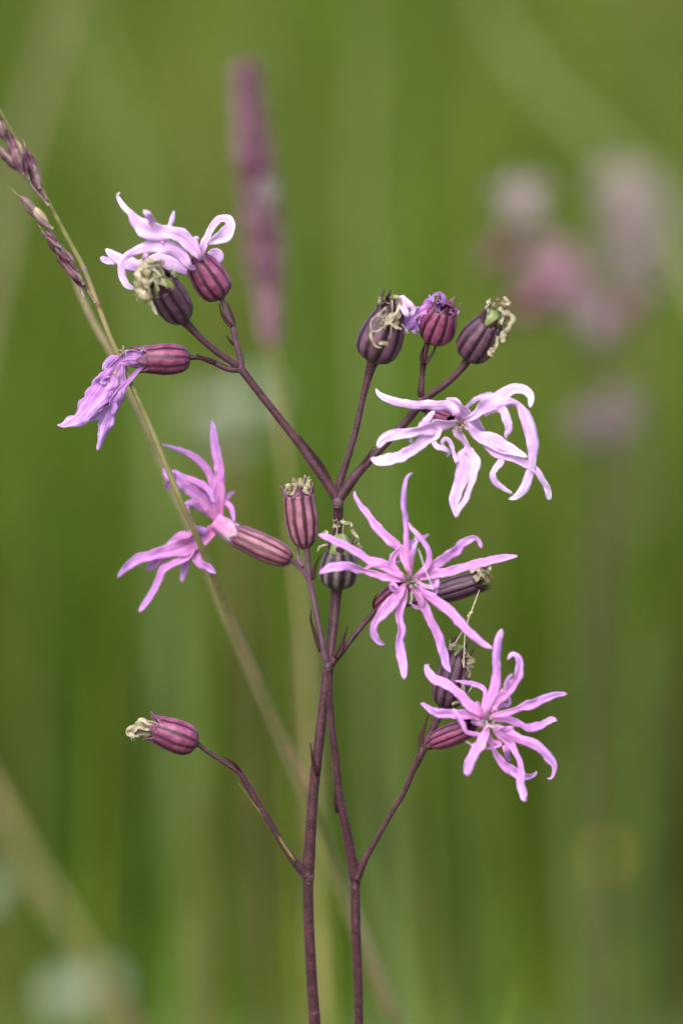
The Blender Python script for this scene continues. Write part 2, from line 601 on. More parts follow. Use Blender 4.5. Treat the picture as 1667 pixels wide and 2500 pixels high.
# short sward round the feet of the plants
mb = MB()
for i in range(2600):
    y = rng.uniform(0.30, 1.05)
    x = rng.uniform(-0.45, 0.45)
    top = CAM_H - (y) * math.tan(PITCH + R(12.5))        # keeps below what the lens sees of the flowers
    h = min(rng.uniform(0.10, 0.30), max(0.05, top - 0.02))
    meadow_blade(mb, x, y, h, rng.uniform(0.002, 0.005), abs(rng.gauss(0.25, 0.2)), rng.uniform(0, 6.283), min(1, max(0, rng.gauss(0.4, 0.2))), 4)
tag(mb.build('sward_grass', M['grass']), 'low green sward growing round the feet of the plants', 'grass', kind='stuff')


# ------------------------------------------------------------------ single blades and stalks standing between the flowers and the meadow
def to_ground(p, direction, n=3):
    """points that carry a stalk on from p down to the ground, straightening up as they go"""
    pts = []
    d = direction.normalized()
    if d.z > -0.3:
        d = Vector((d.x, d.y, -0.6)).normalized()
    k = p.z / -d.z
    for i in range(1, n + 1):
        t = i / n
        pts.append(Vector((p.x + d.x * k * (t - 0.45 * t * t), p.y + d.y * k * (t - 0.45 * t * t), p.z * (1 - t) - 0.005 * t)))
    return pts


def lone_blade(px_line, dz, width, mat, label, group, tip=True, name='tall_grass', cat='grass', rise=0.0):
    """px_line runs from the upper end down; the blade is rooted in the ground"""
    pts = [P(x, y, dz + rise * (1 - i / (len(px_line) - 1))) for i, (x, y) in enumerate(px_line)]
    pts = pts + to_ground(pts[-1], pts[-1] - pts[-2])
    full = [Vector(q) for q in catmull([tuple(p) for p in pts], 26)]
    n = len(full)
    wid = [width * (0.06 + 0.94 * min(1, (i / n) / 0.45) ** 0.7 if tip else 1.0) for i in range(n)]
    base = full[-1].copy()
    e = MB()
    fr = rng.uniform(-0.5, 0.5)
    add_ribbon(e, full, wid, nref=Vector((math.sin(fr), -math.cos(fr), 0.1)).normalized(), across=5, cup=0.18, ruffle=0.05, seed=rng.random())
    root = empty(name, base)
    e.build('leaf_blade', mat, root, thick=0.0003)
    tag(root, label, cat, group, 'thing')
    return root


g_far = 'soft grass blades behind the ragged robin'
blades = [
    # upper end ... lower end, distance behind (mm), width (m), tone, label
    ([(260, -260), (140, 60), (60, 320), (-20, 640)], 560, 0.0135, 'tan', 'broad straw-coloured dry blade leaning over the drooping seed head'),
    ([(120, -200), (240, 120), (330, 420), (370, 900)], 620, 0.011, 'sage', 'grey-green blade rising behind the topmost drooping pink flower'),
    ([(370, -200), (410, 60), (460, 250), (520, 420), (560, 900)], 430, 0.0045, 'brown', 'thin brown dead blade beside the purple foxtail spike'),
    ([(880, -260), (880, 100), (880, 500), (900, 1000)], 640, 0.010, 'sage', 'pale sage blade standing upright between foxtail and closed capsules'),
    ([(640, -200), (690, 200), (740, 700), (760, 1300)], 520, 0.0085, 'dark', 'dark green upright blade just beside the purple foxtail spike'),
    ([(1010, -200), (985, 300), (980, 800), (1000, 1300)], 560, 0.0075, 'green', 'mid-green upright blade behind the trio of closed capsules'),
    ([(1100, -200), (1250, 120), (1420, 300), (1640, 520), (1760, 800)], 720, 0.0135, 'pale', 'long pale blade arching over the far pink ragged robin'),
    ([(1330, -150), (1450, 60), (1600, 260), (1750, 520)], 800, 0.010, 'olive', 'olive blade arching above the pale arching one'),
    ([(1180, -100), (1170, 300), (1160, 700), (1170, 1300)], 560, 0.0085, 'olive', 'olive upright blade before the far pink ragged robin'),
    ([(1600, 880), (1590, 1200), (1560, 1700), (1550, 2200)], 520, 0.008, 'green', 'mid-green upright blade below the far pink ragged robin'),
    ([(1430, 1180), (1410, 1500), (1400, 1900), (1420, 2300)], 620, 0.008, 'sage', 'dull grey-green blade behind the lowest star-shaped flower'),
    ([(1130, 1250), (1120, 1700), (1130, 2100), (1150, 2400)], 480, 0.007, 'dark', 'dark green blade behind the lowest star-shaped flower'),
    ([(1010, 1500), (1020, 1900), (1040, 2300), (1060, 2600)], 460, 0.007, 'olive', 'olive blade beside the thin forked side branch'),
    ([(905, 1700), (930, 2000), (975, 2300), (1020, 2600)], 330, 0.004, 'sage', 'slender grey-green blade beside the thinner maroon stem'),
    ([(1210, 1900), (1230, 2200), (1250, 2600)], 430, 0.0065, 'green', 'mid-green blade below the lowest star-shaped flower'),
    ([(505, 1300), (495, 1560), (480, 1900), (440, 2300)], 470, 0.0055, 'bright', 'bright green blade behind the lone magenta seed capsule'),
    ([(250, 1640), (240, 1900), (230, 2300), (250, 2600)], 440, 0.0055, 'lime', 'yellow-green blade beside the slanting straw stalk'),
    ([(350, 1300), (360, 1700), (340, 2100), (330, 2600)], 520, 0.008, 'dark', 'dark green blade behind the lone magenta seed capsule'),
    ([(640, 1500), (650, 1850), (655, 2200), (650, 2600)], 470, 0.008, 'dark', 'dark green blade beside the thicker maroon stem'),
    ([(70, 1150), (110, 1500), (150, 1900), (180, 2300)], 620, 0.010, 'dark', 'broad mid-green blade beneath the wilted hanging flower'),
    ([(790, 1980), (795, 2150), (800, 2350), (805, 2600)], 210, 0.0032, 'lime', 'bright lime blade between the two maroon stems'),
    ([(1262, 2405), (1248, 2450), (1225, 2540)], 95, 0.0030, 'lime', 'short lime grass tip poking up below the star-shaped flowers'),
    ([(540, 2120), (545, 2300), (560, 2600)], 430, 0.0065, 'green', 'mid-green blade beside the thicker maroon stem'),
    ([(700, 1350), (705, 1500), (715, 1700), (730, 2000)], 390, 0.0045, 'lime', 'lime blade behind the upright striped capsule'),
    ([(20, 820), (60, 1100), (70, 1300), (60, 1700)], 640, 0.009, 'olive', 'olive blade standing behind the wilted hanging flower'),
    ([(480, 1860), (475, 2000), (480, 2200), (500, 2500)], 400, 0.0085, 'brown', 'brown withered blade below the lone magenta seed capsule'),
]
for line, dz, w, tone, label in blades:
    lone_blade(line, dz, w * (0.72 if dz > 350 else 1.0), BL[tone], label, g_far)


def stalk(px_line, dzs, rad, mat, name='stem', parent=None, sides=10, samples=60, ground=True, hairs=False, rough=0.06):
    pts = [P(x, y, z) for (x, y), z in zip(px_line, dzs)]
    if ground:
        pts = pts + to_ground(pts[-1], pts[-1] - pts[-2])
    full = [Vector(q) for q in catmull([tuple(p) for p in pts], samples)]
    return full


# slanting straw stalk across the lower corner, and a dead upright one
def lone_stalk(px_line, dz, rad, mat, label, group, name='grass_stalk'):
    full = stalk(px_line, [dz] * len(px_line), rad, mat)
    root = empty(name, full[-1])
    e = MB()
    add_tube(e, full, [rad * (0.75 + 0.25 * i / len(full)) for i in range(len(full))], 10, 0.05, rng.random() * 9)
    e.build('culm', mat, root)
    for t in (0.3, 0.62):                       # the joints of the culm
        k = int(t * len(full))
        j = MB()
        seg = full[k - 1:k + 2]
        add_tube(j, [Vector(q) for q in catmull([tuple(p) for p in seg], 7)], [rad * (1 + 0.5 * math.sin(math.pi * i / 6)) for i in range(7)], 10)
        j.build('joint', M['culm_brown'], root)
    tag(root, label, 'grass stalk', group)
    return root


g_st = 'dry stalks in the soft grass'
lone_stalk([(-140, 1700), (0, 1960), (140, 2200), (260, 2400), (340, 2560)], 330, 0.0015, M['culm'], 'straw-coloured stalk slanting across the low grass by white blossoms', g_st)
lone_stalk([(-110, 1780), (20, 2040), (160, 2260), (300, 2520)], 420, 0.0018, M['culm'], 'greenish stalk running just behind the slanting straw stalk', g_st)
lone_stalk([(745, 1560), (752, 1720), (765, 2000), (775, 2400)], 300, 0.0018, M['culm_brown'], 'brownish stalk upright behind the crossing maroon stems', g_st)

# ------------------------------------------------------------------ builders for the parts of a ragged robin
FR = random.Random(5)


def px_tube(name, px, dzs, widths, mat, parent, hair=0.0, samples=None, ground=False, rough=0.05, extra=None, sides=14):
    """px points with full widths in photo pixels"""
    pts = [(*P(x, y, z), w * sc_at(z) * 0.5) for (x, y), z, w in zip(px, dzs, widths)]
    if ground:
        last, prev = Vector(pts[-1][:3]), Vector(pts[-2][:3])
        for g in to_ground(last, last - prev):
            pts.append((*g, pts[-1][3] * 1.06))
    ln = sum(math.dist(a[:3], b[:3]) for a, b in zip(pts, pts[1:]))
    n = samples or max(8, int(ln / (9 * PX)))
    sm = catmull(pts, n)
    full = [Vector(q[:3]) for q in sm]
    rad = [max(q[3], 1e-5) for q in sm]
    e = MB()
    add_tube(e, full, rad, sides, rough, FR.random() * 50)
    o = e.build(name, mat, parent)
    if hair:
        h = MB()
        cnt = int(ln / PX * hair)
        for _ in range(cnt):
            k = FR.uniform(0, n - 1.001)
            i = int(k)
            f = k - i
            c = full[i].lerp(full[i + 1], f)
            t = (full[i + 1] - full[i]).normalized()
            x, y = perp(t)
            a = FR.uniform(0, 6.283)
            nd = x * math.cos(a) + y * math.sin(a)
            r = rad[i]
            base = c + nd * r * 0.96
            L = FR.uniform(0.12, 0.38) * MM
            tipp = base + (nd + t * FR.uniform(-0.9, 0.3)).normalized() * L
            s = t.cross(nd) * 0.028 * MM
            u = t * 0.028 * MM
            q = [h.vert(base + s), h.vert(base - s * 0.5 + u), h.vert(base - s * 0.5 - u), h.vert(tipp)]
            h.f += [(q[0], q[1], q[3]), (q[1], q[2], q[3]), (q[2], q[0], q[3])]
        ho = h.build('hairs', M['hair'], o, smooth=False)
        ho['kind'] = 'stuff'
    return o


def px_bract(px, dzs, width, mat, parent, name='bract'):
    """a narrow pointed leaf; px from base to tip, width in photo pixels"""
    pts = [tuple(P(x, y, z)) for (x, y), z in zip(px, dzs)]
    full = [Vector(q) for q in catmull(pts, 14)]
    w = [width * 0.72 * PX * max(0.08, (1 - (i / 13) ** 1.7)) * (0.75 + 0.25 * math.sin(math.pi * min(1, i / 7))) for i in range(14)]
    e = MB()
    r0 = FR.uniform(-0.4, 0.4)
    add_ribbon(e, full, w, across=5, cup=0.30, roll=lambda t: r0)
    return e.build(name, mat, parent, thick=0.00028)


PROFILES = {
    'slim': [(0, .30), (.03, .48), (.10, .74), (.24, .94), (.42, 1), (.62, .97), (.82, .88), (1, .78)],
    'fat': [(0, .22), (.03, .45), (.10, .74), (.22, .93), (.40, 1), (.60, .97), (.80, .85), (1, .66)],
    'open': [(0, .22), (.04, .42), (.14, .70), (.30, .90), (.52, 1), (.75, .99), (.90, .95), (1, .93)],
    'tube': [(0, .40), (.05, .62), (.15, .84), (.35, .98), (.60, 1), (.85, .92), (1, .86)],
}


def make_calyx(parent, base, mouth, radius, prof, mat, tooth_mat, tooth_len=0.55, flare=0.0, spin=0.0, ridge=0.035, pod=None):
    """base and mouth are points; five pointed teeth stand round the mouth"""
    ax = mouth - base
    L = ax.length
    ax.normalize()
    x, y = perp(ax)
    pr = PROFILES[prof]

    def rad(t):
        for (t0, r0), (t1, r1) in zip(pr, pr[1:]):
            if t <= t1:
                k = (t - t0) / (t1 - t0)
                k = k * k * (3 - 2 * k) * 0.5 + k * 0.5
                return (r0 + (r1 - r0) * k) * radius
        return pr[-1][1] * radius
    e = MB()
    rows = []
    NT, NA = 26, 80
    sx = FR.uniform(0, 30)
    for i in range(NT):
        t = (i / (NT - 1)) ** 1.15
        row = []
        for j in range(NA + 1):
            a = 2 * math.pi * j / NA
            r = rad(t)
            rib = abs(math.sin(5 * (a)))             # ten ribs
            r *= 1 + ridge * (0.5 - rib) * -1.6
            r *= 1 + 0.035 * noise.noise(Vector((math.cos(a) * 1.3 + sx, math.sin(a) * 1.3, t * 2.2)))
            lip = 0.0
            if i == NT - 1:
                lip = 0.05 * L * noise.noise(Vector((math.cos(a) * 3 + sx, math.sin(a) * 3, 9)))
            aa = a + spin
            row.append(e.vert(base + ax * (L * t + lip) + (x * math.cos(aa) + y * math.sin(aa)) * r, j / NA, t))
        rows.append(row)
    e.grid(rows)
    o = e.build('calyx', mat, parent, thick=0.0002)
    rm = rad(1.0)
    for k in range(5):
        a = spin + 2 * math.pi * (k + 0.25) / 5 + FR.uniform(-0.08, 0.08)
        out_d = x * math.cos(a) + y * math.sin(a)
        sd = ax.cross(out_d).normalized()
        ln = tooth_len * radius * FR.uniform(0.8, 1.2)
        fl = flare + FR.uniform(-0.15, 0.15)
        e = MB()
        rows = []
        NS = 9
        for i in range(NS):
            t = i / (NS - 1)
            hw = rm * 0.62 * (1 - t) ** 1.15 * (1 if t < 0.98 else 0.3) + 0.00004
            row = []
            for j in range(5):
                q = (j / 4 * 2 - 1)
                ang = q * hw / rm * (1 - 0.3 * t)
                dvec = out_d * math.cos(ang) + sd * math.sin(ang)
                rr = rm * (1.015 + fl * t * t * ln / rm * 0.9 - 0.10 * t * (1 - t))
                row.append(e.vert(base + ax * (L * 0.965 + ln * t * (1 - 0.25 * abs(fl) * t)) + dvec * rr, j / 4, t))
            rows.append(row)
        e.grid(rows)
        e.build('tooth', tooth_mat, parent, thick=0.00022)
    if pod:
        e = MB()
        rows = []
        c = base + ax * (L * pod[0])
        pr_ = rm * pod[1]
        ph = radius * pod[2]
        for i in range(13):
            ph_a = math.pi * (0.04 + 0.5 * (1 - i / 12)) if False else math.pi / 2 * (1 - i / 12)
            row = []
            for j in range(30):
                a = 2 * math.pi * j / 30
                r = pr_ * math.sin(ph_a + 1e-3) * (1 + 0.05 * math.cos(5 * a))
                row.append(e.vert(c + ax * (ph * math.cos(ph_a)) + (x * math.cos(a) + y * math.sin(a)) * r, j / 30, i / 12))
            rows.append(row)
        e.grid(rows, True)
        e.f.append(tuple(rows[-1]))
        e.build('seed_pod', M['pod'], parent)
    return ax, x, y, rm, L


def curly(mb, start, d, length, width, curl, seed, flat=True, tone=0.5):
    """a shrivelled curling shred"""
    p = start.copy()
    d = d.normalized()
    pts = [p.copy()]
    n = 12
    for i in range(n):
        s = i / n
        d = (d + curl * Vector((noise.noise(Vector((seed, s * 3.1, 0.1))), noise.noise(Vector((seed, s * 3.1, 5.1))), noise.noise(Vector((seed, s * 3.1, 9.7)))))).normalized()
        p = p + d * (length / n)
        pts.append(p.copy())
    if flat:
        w = [width * (0.5 + 0.6 * abs(noise.noise(Vector((seed * 3, i * 0.5, 2))))) * (1 if i < n else 0.3) for i in range(n + 1)]
        add_ribbon(mb, pts, w, across=6, cup=0.35, ruffle=1.1, seed=seed, roll=lambda t: seed + 2.0 * math.sin(seed * 7 + 3 * t))
    else:
        add_tube(mb, pts, [width * 0.5 * (1 - 0.5 * i / n) for i in range(n + 1)], 6)


def withered(parent, spots, n, size, mat='withered', name='withered_petals', shred=1.0, reach=1.0, thread=4):
    """spots: (px, py, dz, dirx, diry) in photo pixels"""
    e = MB()
    for (x, y, z, dx, dy) in spots:
        for k in range(n):
            st = P(x + FR.gauss(0, size * 0.32), y + FR.gauss(0, size * 0.32), z + FR.gauss(0, size * 0.04))
            d = (P(x + dx, y + dy, z + FR.gauss(0, 2)) - P(x, y, z)).normalized() + Vector((FR.gauss(0, .45), FR.gauss(0, .45), FR.gauss(0, .45)))
            curly(e, st, d, size * PX * FR.uniform(0.6, 1.25) * reach, size * PX * FR.uniform(0.30, 0.62) * shred, 0.55, FR.random() * 90)
        for k in range(thread):
            st = P(x + FR.gauss(0, size * 0.4), y + FR.gauss(0, size * 0.4), z - 1)
            d = (P(x + dx, y + dy, z) - P(x, y, z)).normalized() + Vector((FR.gauss(0, .5), FR.gauss(0, .5), FR.gauss(0, .5)))
            curly(e, st, d, size * PX * FR.uniform(0.8, 1.5) * reach, 2.0 * PX, 0.6, FR.random() * 90, flat=False)
    o = e.build(name, M[mat], parent, thick=0.00008)
    o['kind'] = 'stuff'
    return o


def shreds(parent, z, strips, dz, mat='withered', seed=1, fold=0.9):
    """broad shrivelled remains of petals measured on detail z"""
    rs = random.Random(seed)
    e = MB()
    for ln in strips:
        zz = dz + rs.uniform(-0.7, 0.7)
        sm = catmull([(*P(*z(x, y), zz + rs.uniform(-0.8, 0.8)), w * z.s * PX) for x, y, w in ln], max(14, 5 * len(ln)))
        sd = rs.random() * 50
        add_ribbon(e, [Vector(q[:3]) for q in sm], [max(q[3], PX) for q in sm], across=7, cup=rs.choice((-1, 1)) * 0.35, crease=0.5, ruffle=fold, seed=sd,
                   roll=lambda t: 0.7 * math.sin(sd + 6 * t))
    o = e.build('withered_petals', M[mat], parent, thick=0.00009)
    o['kind'] = 'stuff'
    return o


def thread_tube(z, line, dz, w, mat, parent, name):
    e = MB()
    pts = [tuple(P(*z(x, y), dz)) for x, y in line]
    full = [Vector(q) for q in catmull(pts, 24)]
    add_tube(e, full, [w * PX * 0.5] * 24, 6)
    return e.build(name, mat, parent)


def make_petals(parent, z, petals, dz0, mouth, mat, spread=4.0, seed=1, roll_amp=0.42, ruffle=0.36, claw_w=7, flat=False):
    """petals: lists of lobes, each lobe a list of (x, y, width[, dz]) measured on detail z"""
    rs = random.Random(seed)
    for lobes in petals:
        e = MB()
        done = []
        for li, lobe in enumerate(lobes):
            raw = [(*z(q[0], q[1]), q[2] * z.s) for q in lobe]
            amp = rs.uniform(-1, 1) * spread
            bow = rs.uniform(-0.5, 1.0) * spread * 0.6
            x0, y0 = raw[0][:2]
            zs = dz0
            if done:
                best = min(done, key=lambda q: (q[0] - x0) ** 2 + (q[1] - y0) ** 2)
                if math.hypot(best[0] - x0, best[1] - y0) < 30:
                    zs = best[2] + 0.25
            pts = []
            if li == 0 and mouth is not None:
                pts.append((*P(mouth[0], mouth[1], mouth[2]), claw_w * PX))
            cum = [0]
            for a, b_ in zip(raw, raw[1:]):
                cum.append(cum[-1] + math.hypot(a[0] - b_[0], a[1] - b_[1]))
            for (x, y, w), s, q in zip(raw, cum, lobe):
                t = s / cum[-1]
                dz = zs + amp * t ** 1.4 + bow * -math.sin(math.pi * t)
                if len(q) > 3:
                    dz = dz0 + q[3]
                pts.append((*P(x, y, dz), w * sc_at(dz)))
                done.append((x, y, dz))
            n = max(14, int(cum[-1] / 5))
            sm = catmull(pts, n)
            full = [Vector(q[:3]) for q in sm]
            wid = []
            for i, q in enumerate(sm):
                t = i / (n - 1)
                k = 1.0
                if t > 0.78:
                    k = 1 - 0.42 * ((t - 0.78) / 0.22) ** 1.6
                if t > 0.96:
                    k *= math.sqrt(max(0.05, 1 - ((t - 0.96) / 0.04) ** 2))
                wid.append(max(q[3], 0.4 * PX) * k * 1.0)
            r1, r2, ph, fq = rs.uniform(-1, 1) * roll_amp, rs.uniform(0.4, 1) * roll_amp, rs.uniform(0, 6), rs.uniform(4, 9)
            sd = rs.random() * 40

            def roll(t, r1=r1, r2=r2, ph=ph, fq=fq):
                return (r1 + r2 * math.sin(ph + fq * t)) * min(1, t * 4)
            wid = [w / max(0.72, math.cos(roll(i / (n - 1)))) for i, w in enumerate(wid)]
            add_ribbon(e, full, wid, across=9, cup=rs.choice((-1, 1, 1)) * rs.uniform(0.06, 0.24), crease=rs.uniform(0.3, 1.0), roll=roll, ruffle=ruffle, seed=sd,
                       tone=rs.random(), v0=0.0 if li == 0 else 0.18)
        e.build('petal', mat, parent, thick=0.0001)


def make_stamens(parent, cx, cy, dz, spread, n=10, length=22, mat='stamen', seed=3):
    rs = random.Random(seed)
    for k in range(n):
        a = 2 * math.pi * k / n + rs.uniform(-0.3, 0.3)
        r0, r1 = spread * 0.15, spread * rs.uniform(0.45, 1.0)
        e = MB()
        p0 = P(cx + r0 * math.cos(a), cy + r0 * math.sin(a), dz + 3)
        p1 = P(cx + r1 * 0.6 * math.cos(a), cy + r1 * 0.6 * math.sin(a), dz - 0.5)
        p2 = P(cx + r1 * math.cos(a), cy + r1 * math.sin(a), dz - 0.5 - rs.uniform(0, length * 0.05))
        full = [Vector(q) for q in catmull([tuple(p0), tuple(p1), tuple(p2)], 9)]
        add_tube(e, full, [1.3 * PX] * 7 + [2.8 * PX, 1.8 * PX], 6)
        e.build('stamen', M[mat], parent)


# ------------------------------------------------------------------ the ragged robin on the thicker stem (upper clusters)
stem_px = [(824, 1212), (825, 1262), (824, 1330), (822, 1400), (818, 1470), (811, 1543), (805, 1594), (799, 1645), (793, 1688), (785, 1756),
           (775, 1841), (766, 1920), (760, 2000), (756, 2067), (752, 2118), (752, 2160), (753, 2230), (757, 2324), (762, 2406), (768, 2500), (774, 2600)]
stem_dz = [0, 1.6, 4, 4.5, 4.5, 4, 3.2, 2.6, 2.4, 2.5, 3, 3.5, 4, 5, 5.5, 6, 7, 8, 9.5, 11, 13]
stem_w = [30, 25, 25, 25, 26, 25, 25, 25, 25, 25, 26, 26, 27, 29, 33, 27, 26, 27, 27, 28, 28]
tmp = [P(x, y, z) for (x, y), z in zip(stem_px, stem_dz)]
foot = to_ground(tmp[-1], tmp[-1] - tmp[-2])[-1]
robin1 = empty('ragged_robin', foot)
tag(robin1, 'ragged robin on the thicker maroon stem, carrying the uppermost pink flowers and capsules', 'ragged robin',
    'maroon-stemmed ragged robins in sharp focus')
px_tube('stem', stem_px, stem_dz, stem_w, M['stem_dark'], robin1, hair=1.1, ground=True)


def swelling(x, y, dz, r, parent, tall=1.0):
    px_tube('node', [(x, y - 13 * tall), (x, y - 5 * tall), (x, y + 5 * tall), (x, y + 16 * tall)], [dz] * 4, [r * 1.35, r * 1.95, r * 1.9, r * 1.35], M['node'], parent, samples=9, rough=0.14)


swelling(753, 2138, 5.6, 14.4, robin1, 1.3)
swelling(824, 1226, -0.4, 13.4, robin1, 0.9)

# lower side branch with the lone capsule
px_tube('branch', [(748, 2136), (731, 2119), (694, 2069), (645, 1986), (600, 1912), (584, 1886), (555, 1866), (512, 1839), (480, 1815)],
        [5, 4.5, 3.5, 2, 1, 0.5, 0, 0, 0], [24, 23, 18, 16, 17, 17, 13, 12, 13], M['stem_dark'], robin1, hair=0.7)
px_bract([ZH(1330, 1220), ZH(1150, 960), ZH(1010, 780), ZH(910, 640)], [3.0, 2.2, 1.2, 0.6], 9, M['bract_green'], robin1)
px_bract([ZH(925, 560), ZH(880, 500), ZH(800, 448)], [0, -0.6, -1], 11, M['bract'], robin1)
px_bract([(776, 1895), (764, 1860), (757, 1815)], [2.0, 1.6, 1.6], 11, M['bract'], robin1)
# fork of the top
px_tube('branch', [(824, 1222), (808, 1193), (773, 1143), (729, 1080), (678, 1016), (630, 955), (592, 905), (582, 893)], [0, 0, 0, 0, 0, 0, 0, 0],
        [26, 26, 24, 22, 20, 19, 20, 12], M['stem_dark'], robin1, hair=0.9)
px_bract([ZI(800, 1010), ZI(740, 900), ZI(670, 800), ZI(566, 666)], [-0.2, -0.6, -0.8, -0.8], 13, M['bract'], robin1)
px_tube('branch', [(826, 1218), (829, 1180), (847, 1124), (869, 1048), (888, 962), (903, 904), (909, 886), (913, 872)], [1, 1, 1, 1, 1, 0.5, 0, 0],
        [17, 19, 17, 16, 16, 24, 29, 34], M['stem_dark'], robin1, hair=0.9)
px_tube('branch', [(824, 1222), (846, 1192), (869, 1159), (910, 1115), (949, 1073), (997, 1022), (1027, 982), (1030, 968)], [0, 0, 0, 1, 1.5, 1.5, 1, 1],
        [26, 26, 24, 21, 20, 20, 20, 14], M['stem_dark'], robin1, hair=0.9)
px_bract([ZI(1010, 950), ZI(1060, 870), ZI(1132, 755)], [0, -0.4, -0.4], 12, M['bract'], robin1)
# twigs of the cluster above the foxtail
px_tube('twig', [(587, 899), (576, 902), *[ZB(*q) for q in ((1360, 374), (1250, 322), (1150, 288), (1062, 292))]], [0] * 6, [20, 17, 15, 15, 13, 14], M['stem_dark'], robin1, hair=0.6)
px_bract([ZB(1270, 330), ZB(1210, 300), ZB(1128, 268)], [-0.8] * 3, 11, M['bract'], robin1)
px_tube('twig', [(587, 898), (570, 886), (535, 863), (493, 828), (462, 796), (446, 780)], [0, -0.5, -1, -1.5, -2, -2], [18, 17, 17, 17, 21, 26], M['stem_dark'], robin1, hair=0.8)
px_tube('twig', [(588, 898), (587, 875), (577, 838), (568, 800), (553, 762), (540, 724)], [0, 0, 0, 0, 0, 0], [20, 17, 15, 15, 13, 13], M['stem_pale'], robin1, hair=0.5)
swelling(586, 900, 0, 10.5, robin1, 0.5)
px_bract([ZA(1360, 1400), ZA(1290, 1330), ZA(1250, 1250), ZA(1235, 1180)], [-0.6] * 4, 13, M['bract'], robin1)
px_bract([ZA(1375, 1400), ZA(1360, 1320), ZA(1340, 1240), ZA(1310, 1165)], [0.3] * 4, 13, M['bract'], robin1)
px_bract([ZB(1412, 195), ZB(1385, 160), ZB(1352, 122)], [-0.2] * 3, 8, M['bract'], robin1)
# twigs of the trio of capsules
px_tube('twig', [(1030, 978), ZC(640, 940), ZC(650, 800), ZC(661, 700), ZC(680, 580), ZC(708, 480)], [1, 1, 1, 0.5, 0, 0], [16, 17, 14, 16, 14, 15], M['stem_dark'], robin1, hair=0.6)
px_tube('twig', [(1030, 976), ZC(700, 980), ZC(850, 872), ZC(980, 744), ZC(1042, 645)], [1, 1, 0.5, 0, 0], [18, 17, 17, 18, 26], M['stem_dark'], robin1, hair=0.8)
swelling(1028, 974, 1, 9.5, robin1, 0.5)
px_bract([ZC(672, 715), ZC(720, 640), ZC(750, 590), ZC(768, 520)], [-0.5, -0.5, -0.3, 0], 12, M['bract'], robin1)
px_bract([ZC(655, 715), ZC(640, 640), ZC(660, 560)], [-0.8, -0.8, -0.6], 12, M['bract'], robin1)
px_bract([ZC(635, 990), ZC(622, 930), ZC(630, 860)], [0.4, 0.4, 0.6], 12, M['bract'], robin1)
px_tube('twig', [(1020, 990), (1034, 1000), (1050, 1006)], [1.5, 6, 7], [16, 13, 12], M['stem_dark'], robin1)


def part_at(name, z, xy, dz, parent):
    return empty(name, P(*z(*xy), dz), parent)


# lone capsule on the lower branch
f = part_at('seed_capsule', ZH, (600, 340), 0, robin1)
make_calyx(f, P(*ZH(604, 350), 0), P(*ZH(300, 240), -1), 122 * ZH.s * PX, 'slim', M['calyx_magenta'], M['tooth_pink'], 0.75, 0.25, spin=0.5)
shreds(f, ZH, [[(330, 240, 60), (250, 228, 80), (170, 235, 74), (112, 275, 66), (135, 335, 30)], [(320, 215, 30), (250, 195, 34), (175, 178, 12)], [(310, 290, 44), (210, 285, 56), (150, 285, 44), (95, 270, 30)], [(300, 250, 50), (220, 240, 50), (140, 290, 50)]], -2.5, seed=2)

# flower seen from the side at the top of the cluster
f = part_at('flower', ZA, (1255, 1110), 0, robin1)
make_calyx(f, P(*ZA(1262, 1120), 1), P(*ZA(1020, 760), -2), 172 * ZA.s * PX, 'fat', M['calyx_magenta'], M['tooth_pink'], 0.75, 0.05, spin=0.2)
make_petals(f, ZA, [
    [[(1055, 740, 60, -3), (980, 640, 120, -4), (880, 540, 140, -5), (760, 500, 120, -6), (640, 495, 165, -6), (520, 455, 175, -6), (440, 390, 130, -5), (390, 320, 66, -5), (330, 258, 60, -4), (282, 190, 55, -3), (262, 140, 40, -3), (290, 112, 24, -4)],
     [(600, 410, 70), (572, 355, 60), (540, 310, 54), (506, 284, 28)],
     [(690, 600, 40), (735, 520, 40), (765, 430, 44), (790, 350, 46), (803, 284, 22)]],
    [[(960, 830, 60, -3), (880, 720, 110, -4), (760, 645, 130, -5), (620, 620, 140, -5), (500, 650, 95, -5), (400, 690, 66, -4), (335, 740, 62, -3), (300, 830, 78, -3), (310, 920, 82, -3), (350, 1000, 84, -3), (430, 1040, 50, -2)],
     [(540, 690, 40), (515, 740, 34), (505, 790, 20)]],
    [[(960, 880, 60, 4), (860, 820, 130, 6), (720, 770, 190, 7), (600, 790, 150, 8), (480, 820, 120, 8), (380, 800, 140, 8), (280, 750, 120, 8), (200, 700, 100, 8), (148, 655, 60, 8)],
     [(230, 760, 90, 8), (160, 765, 74, 8), (98, 735, 40, 8)],
     [(960, 890, 30, 4), (860, 850, 80, 5), (780, 800, 60, 6)]],
    [[(1070, 730, 50, 0), (1090, 610, 76, -1), (1130, 520, 60, 0), (1180, 430, 66, 1), (1240, 365, 70, 1), (1320, 370, 84, 0), (1345, 440, 100, -2), (1280, 520, 130, -3), (1200, 565, 100, -3), (1120, 610, 60, -2)],
     [(1050, 680, 40, -3), (1010, 600, 54, -4), (1005, 565, 50, -4), (1045, 550, 40, -3)]],
    [[(1110, 760, 50, 3), (1190, 700, 110, 3), (1235, 740, 100, 3), (1215, 795, 50, 3)]],
], -3, (*ZA(1080, 800), -1), M['petal_pale'], seed=21, roll_amp=0.25)
make_stamens(f, *ZA(790, 600), -2, 12, 5, seed=4, mat='anther')

